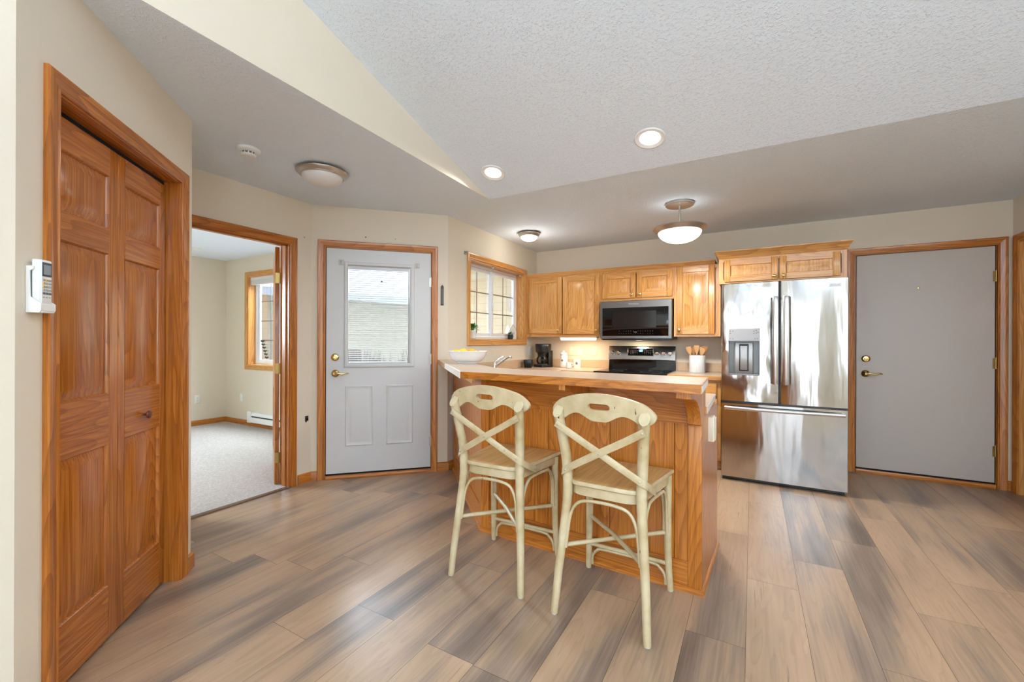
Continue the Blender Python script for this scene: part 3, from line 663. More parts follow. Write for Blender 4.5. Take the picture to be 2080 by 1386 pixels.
# bifold closet door
D2 = thing('door_2', (K0[0], K0[1], 0), 'oak six panel bifold closet door with a round knob', 'door', R_(135), kind='structure')
o0, o1, yd = .166, .982, .060
b = B()
jambs(b, o0, o1, 2.046, 0, .12); b.box(o0, o1, yd+.036, yd+.046, 0, 2.046, 2); b.box(o0, o1, yd+.010, .11, 2.026, 2.046, 2); link('jamb', b, [DZ, DX, GAP], D2)
mid = .594
def leaf(a, c, sl_, sr_):
    b = B(); PZ = ((.232, .814), (1.018, 1.593), (1.694, 1.911)); zb_, zt_ = .018, 2.024
    b.box(a, a+sl_, yd, yd+.032, zb_, zt_, 0, bev=.003); b.box(c-sr_, c, yd, yd+.032, zb_, zt_, 0, bev=.003); cur = zb_
    for p0_, p1_ in PZ+((zt_, zt_),):
        b.box(a+sl_, c-sr_, yd+.0006, yd+.032, cur, p0_, 1); cur = p1_
    for p0_, p1_ in PZ:
        raised(b, a+sl_, c-sr_, p0_, p1_, yd+.0006, .034, .011, 0); b.box(a+sl_, c-sr_, yd+.028, yd+.032, p0_, p1_, 0)
    return link('leaf', b, DK3, D2)
leaf(o0+.003, mid-.0015, .062, .056); lf = leaf(mid+.0015, o1-.010, .046, .046)
knob(lf, mid+.193, yd, .892, BROWNK, .0185)
b = B(); b.casing(o0-.006, o1+.006, 0, 2.052, .060); solo('trim_closet', b, DK3, 'oak casing around the bifold closet door', 'trim', (K0[0], K0[1], 0), R_(135), kind='structure')

# bedroom doorway: jamb, casing, open door
DW = (C2[0], 1.15); q0, q1 = .298, 1.027
b = B(); jambs(b, q0, q1, 2.044, 0, .12); b.box(q0-.0, q0+.010, .035, .075, 0, 2.044, 0); b.box(q1-.010, q1, .035, .075, 0, 2.044, 0); b.box(q0, q1, .035, .075, 2.034, 2.044, 1)
solo('trim_bedroom_jamb', b, DK3, 'oak jamb of the open bedroom doorway', 'trim', (DW[0], DW[1], 0), R_(90), kind='structure')
b = B(); b.casing(q0-.006, q1+.006, 0, 2.050, .060); b2 = b
solo('trim_bedroom_doorway', b, DK3, 'oak casing around the open bedroom doorway', 'trim', (DW[0], DW[1], 0), R_(90), kind='structure')
hx, hy = C2[0]-.122, DW[1]+q1-.004
D4 = thing('door_4', (hx, hy, 0), 'oak bedroom door swung wide open, seen edge on', 'door', R_(150), kind='structure')
# local x along the leaf away from the hinge, thickness on the far side (+y = hall face)
b = B(); framed_door(b, .004, .715, .015, 2.035, .002, .034, [(.12, .325, .22, .80), (.394, .60, .22, .80), (.12, .325, .96, 1.62), (.394, .60, .96, 1.62), (.12, .325, 1.72, 1.92), (.394, .60, 1.72, 1.92)][:1]+[], .11, pslope=.03)
link('leaf', b, DK3, D4)
for z in (1.77, 1.0, .24):
    b = B(); b.tube([(0, 0, z-.045), (0, 0, z+.045)], .006, 10); b.box(.0, .0042, .0, .034, z-.044, z+.044); link('hinge', b, ABRASS, D4)

# right wall door
D5 = thing('door_5', (XR, YC, 0), 'oak door at the right edge beside the grey door', 'door', R_(-90), kind='structure')
b = B(); jambs(b, .102, .868, 2.066, 0, .12); link('jamb', b, OK3, D5)
b = B(); framed_door(b, .105, .865, .012, 2.060, .040, .035, [(.215, .755, .22, .82), (.215, .755, .98, 1.92)], .11); link('slab', b, DK3, D5)
b = B(); b.casing(.096, .874, 0, 2.072, .060); solo('trim_right_door', b, TK3, 'oak casing at the right edge of the picture', 'trim', (XR, YC, 0), R_(-90), kind='structure')

# ------------------------------------------------------------------ kitchen window
WD = thing('window_1', (C1[0], C1[1], 0), 'white sliding window with grids above the sink', 'window', R_(90), kind='structure')
a, c, e, f = W1
b = B(); b.casing(a+.004, c-.004, e+.004, f-.004, .058, '4'); link('casing', b, OK3, WD)
b = B()
b.box(a, a+.014, 0, .112, e, f, 0); b.box(c-.014, c, 0, .112, e, f, 0); b.box(a+.014, c-.014, 0, .112, f-.014, f, 1); b.box(a+.014, c-.014, 0, .112, e, e+.014, 1)
link('jamb', b, OK3, WD)
def ring(b, x0, x1, z0, z1, y0, y1, w):
    b.box(x0, x0+w, y0, y1, z0, z1); b.box(x1-w, x1, y0, y1, z0, z1); b.box(x0+w, x1-w, y0, y1, z0, z0+w); b.box(x0+w, x1-w, y0, y1, z1-w, z1)
b = B(); ring(b, a+.014, c-.014, e+.014, f-.014, .104, .160, .030); link('frame', b, TRIMW, WD, bevel=.002)
mx = (a+c)/2+.005
GRID = mat('window_grid', (150, 149, 147), .5)
def sash(x0, x1, y0, nm):
    b = B(); ring(b, x0, x1, e+.046, f-.046, y0, y0+.022, .036); s_ = link('sash', b, TRIMW, WD, bevel=.002)
    q = B(); q.box(x0+.034, x1-.034, y0+.009, y0+.012, e+.08, f-.08); link('glass', q, GLASS, s_)
    q = B(); xa, xb, za, zb = x0+.036, x1-.036, e+.082, f-.082
    q.box((xa+xb)/2-.006, (xa+xb)/2+.006, y0+.013, y0+.018, za, zb)
    for k in (1, 2): zc = za+(zb-za)*k/3; q.box(xa, xb, y0+.0125, y0+.0185, zc-.006, zc+.006)
    link('grid', q, GRID, s_)
    return s_
sash(a+.046, mx+.018, .128, 'l'); s2 = sash(mx-.018, c-.046, .105, 'r')
b = B(); b.box(mx-.008, mx+.006, .093, .105, 1.60, 1.70, bev=.003); link('latch', b, TRIMW, s2)
# rod bracket and clips
b = B(); b.box(-.022, .018, -.004, 0, -.018, .018, 0, bev=.003); b.tube([(-.008, -.004, .004), (-.008, -.030, .004)], .006, 10, mi=0); b.box(-.018, .0, -.038, -.028, -.010, .014, 0, bev=.003)
solo('rod_bracket', b, mat('bracket_grey', (150, 148, 142), .4), 'small grey curtain rod bracket at the top left window corner', 'bracket', onwall(C1, R_(90), 3.512-C1[1], -.0005, 2.135), R_(90))
for s, lab in ((.86, 'small clear clip under the middle of the window head'), (1.505, 'small clear clip under the window head by its right corner')):
    b = B(); b.box(-.012, .012, -.010, .010, -.022, 0, bev=.003); solo('curtain_clip', b, LGREY, lab, 'clip', onwall(C1, R_(90), s, .030, f-.0145), R_(90), 'clips under the window head')
# sill things
def leafy(parent, name, n, r, h, z0, m, w=.016, ln=.05, seed=1):
    rn = random.Random(seed); b = B()
    for i in range(n):
        a_ = rn.uniform(0, 6.28); el = rn.uniform(.15, 1.35); base_ = Vector((math.cos(a_)*r*rn.uniform(0, .5), math.sin(a_)*r*rn.uniform(0, .5), z0+rn.uniform(0, h*.55)))
        d = Vector((math.cos(a_)*math.cos(el), math.sin(a_)*math.cos(el), math.sin(el))); L = ln*rn.uniform(.7, 1.25); sd = d.cross(Vector((0, 0, 1))).normalized(); nr = sd.cross(d)
        st = base_+d*L*.6
        P = [base_, base_+d*L*.5]
        lp = []
        for t, ww in ((0, .15), (.25, .8), (.5, 1), (.78, .7), (1.0, .08)):
            cpt = base_+d*(L*(.55+t))-Vector((0, 0, 1))*(t*t*L*.35); lp.append([cpt-sd*w*ww*.5, cpt+nr*w*.10*ww, cpt+sd*w*ww*.5, cpt-nr*w*.02])
        b.loft(lp)
        b.tube([(base_.x*.4, base_.y*.4, z0-.01), tuple(base_), tuple(base_+d*L*.6)], .0011, 4)
    return link(name, b, m, parent)
t = thing('potted_plant', onwall(C1, R_(90), 3.722-C1[1], .055, e+.0145), 'bushy green plant in a white pot at the left of the window sill', 'plant')
b = B(); b.lathe([(.030, 0), (.036, .004), (.042, .088), (.044, .092), (.040, .092), (.037, .080)], 24); link('pot', b, CERAM, t)
b = B(); b.lathe([(.0365, .076), (.02, .080), (.002, .082)], 20); link('soil', b, mat('soil', (60, 44, 32), .9), t)
leafy(t, 'leaves', 70, .045, .075, .085, LEAF, .026, .045, 3)
t = thing('potted_succulent', onwall(C1, R_(90), 4.510-C1[1], .040, e+.0145), 'small succulent in a black cup at the right of the window sill', 'plant')
b = B(); b.lathe([(.026, 0), (.032, .004), (.034, .054), (.0345, .058), (.031, .058), (.029, .045)], 24); link('cup', b, BLACK, t)
b = B(); b.tube(smooth_path([(.0, .033, .046), (.004, .055, .044), (.004, .058, .028), (.0, .034, .012)], 5), .005, 8); link('handle', b, BLACK, t)
leafy(t, 'leaves', 46, .03, .03, .050, LEAF2, .016, .026, 9)
t = thing('arched_board', onwall(C1, R_(90), 4.640-C1[1], .082, e+.0145), 'small white arched board leaning in the window corner', 'board', R_(78))
op = [(-.066, 0), (.066, 0), (.066, .105), (.056, .118), (.052, .138), (.034, .150), (.026, .165), (.010, .172), (0, .190), (-.010, .172), (-.026, .165), (-.034, .150), (-.052, .138), (-.056, .118), (-.066, .105)]
b = B(); b.prism(op, 'y', -.006, .006); link('board', b, WPL, t, bevel=.0015)
b = B(); ln = [Vector((x*1.02, -.0065, z*1.01)) for x, z in op]; b.tube([tuple(p) for p in ln[1:]+ln[:1]], .0022, 6); link('border', b, mat('board_edge', (150, 140, 130), .6), t)
b = B(); b.box(-.03, .03, -.0075, -.006, .080, .084); b.box(-.022, .022, -.0075, -.006, .070, .073); link('lettering', b, GREYPL, t)

# ------------------------------------------------------------------ refrigerator
fx0, fx1, fy = -.243, .671, 4.268
fr = thing('refrigerator', ((fx0+fx1)/2, 4.70, 0), 'stainless french door refrigerator with an ice dispenser', 'refrigerator')
O = (fr.location.x, fr.location.y, 0); gx = .2025
b = B(O); b.box(fx0+.004, fx1-.004, fy+.075, 5.09, .030, 1.745, bev=.004); link('cabinet', b, GREYPL, fr)
def fdoor(name, x0, x1, z0, z1, m, hole=None, th=.070):
    b = B(O); r = [(x0, x1, z0, z1, fy+th), (x0, x1, z0, z1, fy+.010), (x0+.002, x1-.002, z0+.001, z1-.001, fy+.003), (x0+.008, x1-.008, z0+.002, z1-.002, fy)]
    if hole: r += [(*hole, fy), (*hole, fy+.004)]; b.rects(r, True, False)
    else: b.rects(r, True, True)
    return link(name, b, m, fr, sharp=50)
hl = (-.186, .056, .950, 1.360)
ld = fdoor('left_door', fx0, gx-.006, .713, 1.760, FR_L, hl)
rd = fdoor('right_door', gx+.006, fx1, .709, 1.762, FR_R)
fd = fdoor('freezer_drawer', fx0, fx1, .036, .695, FR_D)
b = B(O); b.rects([(hl[0], hl[1], hl[2], 1.248, fy+.003), (hl[0], hl[1], hl[2], 1.248, fy+.062)], False, True, 0); link('dispenser_recess', b, mat('dispenser_grey', (128, 128, 126), .35, .3), ld, bevel=None)
b = B(O); b.rects([(hl[0], hl[1], 1.246, hl[3], fy+.006), (hl[0], hl[1], 1.246, hl[3], fy-.004), (hl[0]+.004, hl[1]-.004, 1.25, hl[3]-.004, fy-.007)], True, True); cpn = link('dispenser_panel', b, mat('dispenser_silver', (150, 150, 151), .4), ld)
b = B(O)
for (xa, za) in ((-.172, 1.335), (-.172, 1.315), (-.150, 1.335), (.012, 1.335), (.030, 1.340), (.042, 1.325), (.012, 1.315), (.030, 1.318), (-.172, 1.268), (-.150, 1.268), (.020, 1.268), (.038, 1.268)): b.box(xa-.004, xa+.004, fy-.0078, fy-.0068, za-.0035, za+.0035)
link('panel_marks', b, GREYPL, ld)  # small control marks on the dispenser panel, no readable letters
b = B(O); b.box(hl[0]+.045, hl[1]-.045, fy+.012, fy+.060, .955, 1.235, bev=.01); link('dispenser_column', b, mat('dispenser_mid', (160, 159, 156), .32, .5), ld)
b = B(O); xc = (hl[0]+hl[1])/2; b.box(xc-.036, xc+.036, fy+.004, fy+.011, .985, 1.222, bev=.004); link('dispenser_frame', b, BLACK, ld)
b = B(O); b.box(xc-.028, xc+.028, fy-.001, fy+.004, .993, 1.205, bev=.003); link('dispenser_paddle', b, mat('paddle_grey', (150, 148, 146), .3, .4), ld)
b = B(O); b.box(hl[0]+.004, hl[1]-.004, fy-.006, fy+.05, .946, .958, bev=.002); link('drip_tray', b, DSTEEL, ld)
def fhandle(x, z0, z1, parent):
    b = B(O); path = [(x, fy-.004, z0+.006), (x, fy-.040, z0+.012), (x, fy-.050, z0+.06), (x, fy-.053, (z0+z1)/2), (x, fy-.050, z1-.06), (x, fy-.040, z1-.012), (x, fy-.004, z1-.006)]
    pts = [Vector(p) for p in path]
    loops = []
    for i, p in enumerate(pts):
        w = .0225
        if i in (0, 6): loops.append([p+Vector((-w, 0, (.010 if i == 0 else -.010)*0-.008)), p+Vector((w, 0, -.008)), p+Vector((w, 0, .008)), p+Vector((-w, 0, .008))])
        else:
            loops.append([p+Vector((-w, -.004, 0)), p+Vector((-w*.6, -.010, 0)), p+Vector((w*.6, -.010, 0)), p+Vector((w, -.004, 0)), p+Vector((w, .006, 0)), p+Vector((-w, .006, 0))])
    b.loft([loops[1]]+loops[2:5]+[loops[5]])
    for z in (z0+.022, z1-.022): b.box(x-.011, x+.011, fy-.045, fy+.001, z-.012, z+.012, bev=.003)
    return link('handle', b, STEEL, parent, sharp=50)
fhandle(.170, .868, 1.640, ld); fhandle(.247, .868, 1.640, rd)
b = B(O); z = .655; hx0, hx1 = -.215, .646; L = []
for i in range(13):
    t_ = i/12; x = hx0+(hx1-hx0)*t_; yo = fy-.030-.018*math.sin(math.pi*t_); L.append([(x, yo-.010, z-.007), (x, yo-.010, z+.007), (x, yo-.004, z+.0145), (x, yo+.006, z+.0145), (x, yo+.006, z-.0145), (x, yo-.004, z-.0145)])
b.loft(L)
for x in (hx0+.03, hx1-.03): b.box(x-.014, x+.014, fy-.030, fy+.001, z-.011, z+.011, bev=.003)
link('handle', b, STEEL, fd, sharp=50)
b = B(O); b.box(.540, .622, fy-.003, fy+.001, 1.692, 1.716, bev=.002); bg = link('badge', b, mat('badge_silver', (226, 228, 230), .3, .3), rd)
text('badge_lettering', 'FRIGIDAIRE', .0125, rd, (.581-O[0], fy-.0032-O[1], 1.704), (R_(90), 0, 0), mat('badge_ink', (60, 70, 84), .5))
b = B(O); b.box(fx0+.012, fx1-.02, fy+.035, fy+.075, .012, .036); link('toe_grille', b, BLACK, fr)
for x in (fx0+.03, fx1-.035):
    for y in (fy+.055, 5.03):
        b = B(O); b.lathe([(.020, 0), (.020, .012), (.012, .016), (.012, .034)], 14, (x, y, 0)); link('foot', b, RUBBER, fr)
for x in (gx-.02, ):
    b = B(O); b.box(gx-.0055, gx+.0055, fy+.020, fy+.072, .712, 1.750); link('door_gasket', b, mat('gasket', (70, 72, 76), .6), fr)
b = B(O); b.box(fx0+.01, fx1-.01, fy+.03, fy+.072, .695, .712); link('door_gasket', b, BLACK, fr)
# dark box hung beside the refrigerator
b = B(); b.prism([(.0, 0), (.020, 0), (.045, .075), (0, .075)], 'x', -.055, .0); t = solo('magnet_caddy', b, SLATE, 'dark wedge shaped caddy on the right side of the refrigerator', 'caddy', (.713, 4.60, 1.52), R_(90)); t.rotation_euler = (0, 0, R_(-90)); t.location = (.668, 4.62, 1.52)

# ------------------------------------------------------------------ range
ra = thing('range', (-1.132, 4.82, 0), 'stainless electric range with a black glass cooktop', 'range')
O = (-1.132, 4.82, 0); rx0, rx1 = -1.513, -.751
b = B(O); b.box(rx0, rx1, 4.53, 5.13, .03, .905); link('body', b, BLACK, ra)
b = B(O); b.box(rx0-.002, rx1+.002, 4.492, 5.045, .905, .9165, bev=.003); ck = link('cooktop', b, GLOSSBK, ra)
for x, y, r in ((-1.33, 4.63, .10), (-.93, 4.63, .11), (-1.33, 4.88, .08), (-.93, 4.88, .075)):
    b = B(O); b.lathe([(r, .9166), (r, .9169), (r-.003, .9169), (r-.003, .9166)], 40, (x, y, 0), cap0=False, cap1=False); link('burner_ring', b, GREYPL, ck)
b = B(O); L = []
for z, y in ((.9165, 5.040), (.96, 5.050), (1.025, 5.058)): L.append([(rx0+.004, y, z), (rx1-.004, y, z), (rx1-.004, 5.13, z), (rx0+.004, 5.13, z)])
b.loft(L); link('splash_panel', b, GLOSSBK, ra)
b = B(O); b.loft([[(rx0, y, z), (rx1, y, z), (rx1, 5.135, z), (rx0, 5.135, z)] for z, y in ((1.024, 5.046), (1.030, 5.040), (1.178, 5.066), (1.188, 5.074))]); cp = link('control_panel', b, STEEL, ra, bevel=.003)
PYF = lambda z: 5.040+(z-1.030)*.1757
tilt = math.atan(.1757)
def rknob(x, z):
    b = B(O); y = PYF(z); b.lathe([(.027, -.001), (.027, .004), (.022, .008), (.0205, .026), (.018, .029)], 28, (x, y, z), 'y'); k = link('knob', b, CHROME, cp)
    q = B(O); q.box(x-.0035, x+.0035, y-.034, y-.027, z-.019, z+.019, bev=.002); link('knob_grip', q, STEEL, k)
for x in (-1.468, -1.395, -.945, -.875, -.806): rknob(x, 1.106)
b = B(O); b.box(-1.284, -.986, PYF(1.118)-.012, PYF(1.118)+.012, 1.073, 1.162, bev=.004); link('display_bezel', b, STEEL, cp)
b = B(O); b.box(-1.276, -.994, PYF(1.118)-.0145, PYF(1.118), 1.081, 1.155, bev=.002); dsp = link('display', b, GLOSSBK, cp)
b = B(O)
rn = random.Random(4)
for x in [-1.245+.024*i for i in range(4)]+[-1.085+.022*i for i in range(4)]:
    for z in (1.096, 1.108, 1.120, 1.134): b.box(x-.004, x+.004, PYF(1.118)-.0149, PYF(1.118)-.0143, z-.0016, z+.0016)
link('display_marks', b, mat('dim_display_marks', (120, 120, 122), .5), cp)  # rows of dim control marks beside the clock
b = B(O); b.box(-1.150, -1.108, PYF(1.118)-.0149, PYF(1.118)-.0143, 1.122, 1.146); link('clock', b, mat('clock_glow', (70, 110, 190), .4, emit=(90, 140, 230), es=1.2), cp)
b = B(O); b.box(rx0+.004, rx1-.004, 4.500, 4.532, .235, .860, bev=.004); od = link('oven_door', b, STEEL, ra)
b = B(O); b.box(rx0+.10, rx1-.10, 4.498, 4.501, .36, .70, bev=.001); link('oven_window', b, GLOSSBK, od)
b = B(O); b.tube([(rx0+.06, 4.455, .80), (rx1-.06, 4.455, .80)], .012, 12); [b.box(x-.01, x+.01, 4.455, 4.502, .79, .81) for x in (rx0+.09, rx1-.09)]; link('handle', b, STEEL, od)
b = B(O); b.box(rx0+.004, rx1-.004, 4.500, 4.532, .05, .225, bev=.004); link('drawer', b, STEEL, ra)
b = B(O); b.box(rx0+.02, rx1-.02, 4.56, 5.1, 0, .031); link('base', b, BLACK, ra)

# ------------------------------------------------------------------ microwave
mw = thing('microwave', (-1.135, 4.94, 1.27), 'over the range microwave with a black glass door', 'microwave')
O = (-1.135, 4.94, 1.27); mx0, mx1, my = -1.529, -.743, 4.750
b = B(O); b.box(mx0+.006, mx1-.004, my+.035, YB, 1.262, 1.700); link('body', b, BLACK, mw)
b = B(O); b.rects([(mx0, mx1, 1.272, 1.697, my+.036), (mx0, mx1, 1.272, 1.697, my+.006), (mx0+.004, mx1-.004, 1.276, 1.693, my), (mx0+.030, mx1-.034, 1.302, 1.620, my), (mx0+.032, mx1-.036, 1.304, 1.618, my+.003)], True, True); dr = link('door', b, DSTEEL, mw)
b = B(O); b.box(mx0+.031, mx1-.035, my-.001, my+.0028, 1.303, 1.619, bev=.001); gl_ = link('door_glass', b, GLOSSBK, dr)
b = B(O); b.box(-1.385, -.905, my-.0015, my-.0008, 1.395, 1.578); link('door_window', b, mat('mesh_window', (26, 26, 27), .12), dr)
b = B(O); rn = random.Random(2)
for i in range(16):
    x = -1.33+.026*i
    if rn.random() < .8: b.box(x-.005, x+.005, my-.0016, my-.0009, 1.355, 1.358)
    if rn.random() < .8: b.box(x-.004, x+.004, my-.0016, my-.0009, 1.328, 1.331)
link('control_marks', b, mat('dim_marks', (92, 92, 94), .5), dr)  # short dashes as touch control marks
text('clock_digits', '3:16', .020, mw, (-1.128-O[0], my-.0018-O[1], 1.345-O[2]), (R_(90), 0, 0), mat('dim_digits', (120, 122, 126), .5))
text('lettering', 'Whirlpool', .027, mw, (-1.146-O[0], my-.0008-O[1], 1.659-O[2]), (R_(90), 0, 0), LGREY)
b = B(O); b.box(mx0+.02, mx1-.02, my+.04, my+.12, 1.255, 1.263); b.box(-1.19, -1.09, my+.10, my+.20, 1.254, 1.2625); link('vent_grille', b, BLACK, mw)
b = B(O); b.box(-1.165, -1.105, my+.205, my+.245, 1.2535, 1.2625); link('task_lamp', b, UNDER, mw)

# under-cabinet lamp
t = thing('under_cabinet_lamp', (-1.84, 4.88, 1.272), 'lit slim lamp under the tall wall cabinet left of the microwave', 'lamp')
O = tuple(t.location); b = B(O); b.box(-2.075, -1.600, 4.850, 4.945, 1.278, 1.2955, bev=.003); link('housing', b, WPL, t)
b = B(O); b.loft([[(x, 4.856, 1.2785), (x, 4.858, 1.262), (x, 4.870, 1.254), (x, 4.925, 1.254), (x, 4.938, 1.2785)] for x in (-2.06, -1.632)]); link('lens', b, UNDER, t)

# ------------------------------------------------------------------ wall plates
def plate(org, rz, s, z, w, h, label, toggles=0, outlet=0, m=IVORY, name='wall_plate', cat='outlet'):
    t = thing(name, onwall(org, rz, s, -.0003, z), label, cat, rz)
    b = B(); b.rects([(-w/2, w/2, -h/2, h/2, 0), (-w/2, w/2, -h/2, h/2, -.003), (-w/2+.005, w/2-.005, -h/2+.005, h/2-.005, -.006)], True, True); link('plate', b, m, t)
    for i in range(toggles):
        x = (i-(toggles-1)/2)*.046; b = B(); b.prism([(-.0055, -.010), (-.0055, .010), (-.014, .006), (-.014, .001)], 'x', x-.0035, x+.0035); link('toggle', b, m, t)
    for k in range(outlet):
        zz_ = (k-.5)*.040 if outlet == 2 else 0
        b = B(); b.lathe([(.0165, .0055), (.016, .0075)], 20, (0, 0, zz_), 'y'); r = link('receptacle', b, m, t)
        q = B(); [q.box(x-.001, x+.001, -.0082, -.0072, zz_-.002, zz_+.006) for x in (-.006, .006)]; link('slots', q, GREYPL, r)
    return t
plate((XW, YC), 0, -1.980-XW, 1.114, .162, .118, 'ivory triple switch plate left of the range', 3, 0, cat='switch', name='switch_plate')
plate((XW, YC), 0, -1.729-XW, 1.114, .074, .118, 'ivory outlet plate nearest the range', 0, 2)
plate(C1, R_(90), 4.968-C1[1], 1.112, .074, .118, 'white outlet plate on the window wall behind the coffee maker', 0, 2, WPL)
plate(BC, 0, .43, .395, .074, .118, 'white outlet plate on the bedroom wall left of the heater', 0, 0, WPL)
plate((BC[0], -1.0), R_(90), 4.085, .385, .074, .118, 'white outlet plate on the bedroom wall beside the far corner', 0, 2, WPL)
# black cable jack
b = B(); b.box(-.016, .016, -.003, 0, -.024, .020, bev=.002); b.box(-.010, .012, -.010, -.003, -.014, .008, bev=.002); b.box(-.012, -.004, -.008, 0, -.034, -.018)
solo('cable_jack', b, BLACK, 'small black cable jack low on the wall left of the white door', 'jack', onwall((C2[0], 1.15), R_(90), 1.193, -.0005, .560), R_(90))

# remote control in wall holder beside the closet
t = thing('remote_holder', onwall(K0, R_(135), .064, -.0005, 1.322), 'white wall holder clasping a remote beside the closet door', 'holder', R_(135))
b = B(); b.prism([(0, .0), (-.036, .0), (-.041, .010), (-.041, .030), (-.012, .052), (-.010, .135), (-.020, .142), (-.020, .152), (0, .152)], 'x', -.034, -.028); b.prism([(0, .0), (-.036, .0), (-.041, .010), (-.041, .030), (-.012, .052), (-.010, .135), (-.020, .142), (-.020, .152), (0, .152)], 'x', .028, .034)
b.box(-.028, .028, -.004, 0, 0, .152); b.box(-.028, .028, -.040, -.004, 0, .006); b.box(-.028, .028, -.041, -.037, .006, .030); link('cradle', b, WPL, t, bevel=.0015); t.scale = (.86, .92, .93)
t = thing('remote_control', onwall(K0, R_(135), .064, -.0085, 1.330), 'white remote control with a small grey screen in the wall holder', 'remote', R_(135))
b = B(); b.box(-.0265, .0265, -.027, 0, 0, .166, bev=.005); link('body', b, WPL, t)
b = B(); b.box(-.0215, .0215, -.0282, -.0268, .112, .158, bev=.0005); sc_ = link('screen_bezel', b, mat('remote_dark', (66, 72, 80), .3), t)
b = B(); b.box(-.0155, .0155, -.0288, -.0281, .118, .150); link('screen', b, mat('lcd_grey', (136, 146, 152), .25), sc_)
BTN = [mat('button_grey', (166, 168, 168), .5), mat('button_amber', (206, 164, 84), .5), mat('button_dark', (92, 98, 104), .5)]
for r_, row in enumerate(((0, 1, 0), (1, 0, 0), (1, 0, 0), (0, 0, 0), (2, 2, 2))):
    for k_, cc in enumerate(row):
        b = B(); x = (k_-1)*.0135; z = .100-r_*.011; b.box(x-.0052, x+.0052, -.0290, -.0268, z-.0034, z+.0034, bev=.0008); link('button', b, BTN[cc], t)
b = B(); [b.box(x-.004, x+.004, -.0275, -.0268, .042, .044) for x in (-.0135, 0, .0135)]; [b.box(x-.002, x+.002, -.0275, -.0268, .012, .016) for x in (-.006, -.001, .004, .009)]; link('markings', b, GREYPL, t); t.scale = (.86, .92, .93)

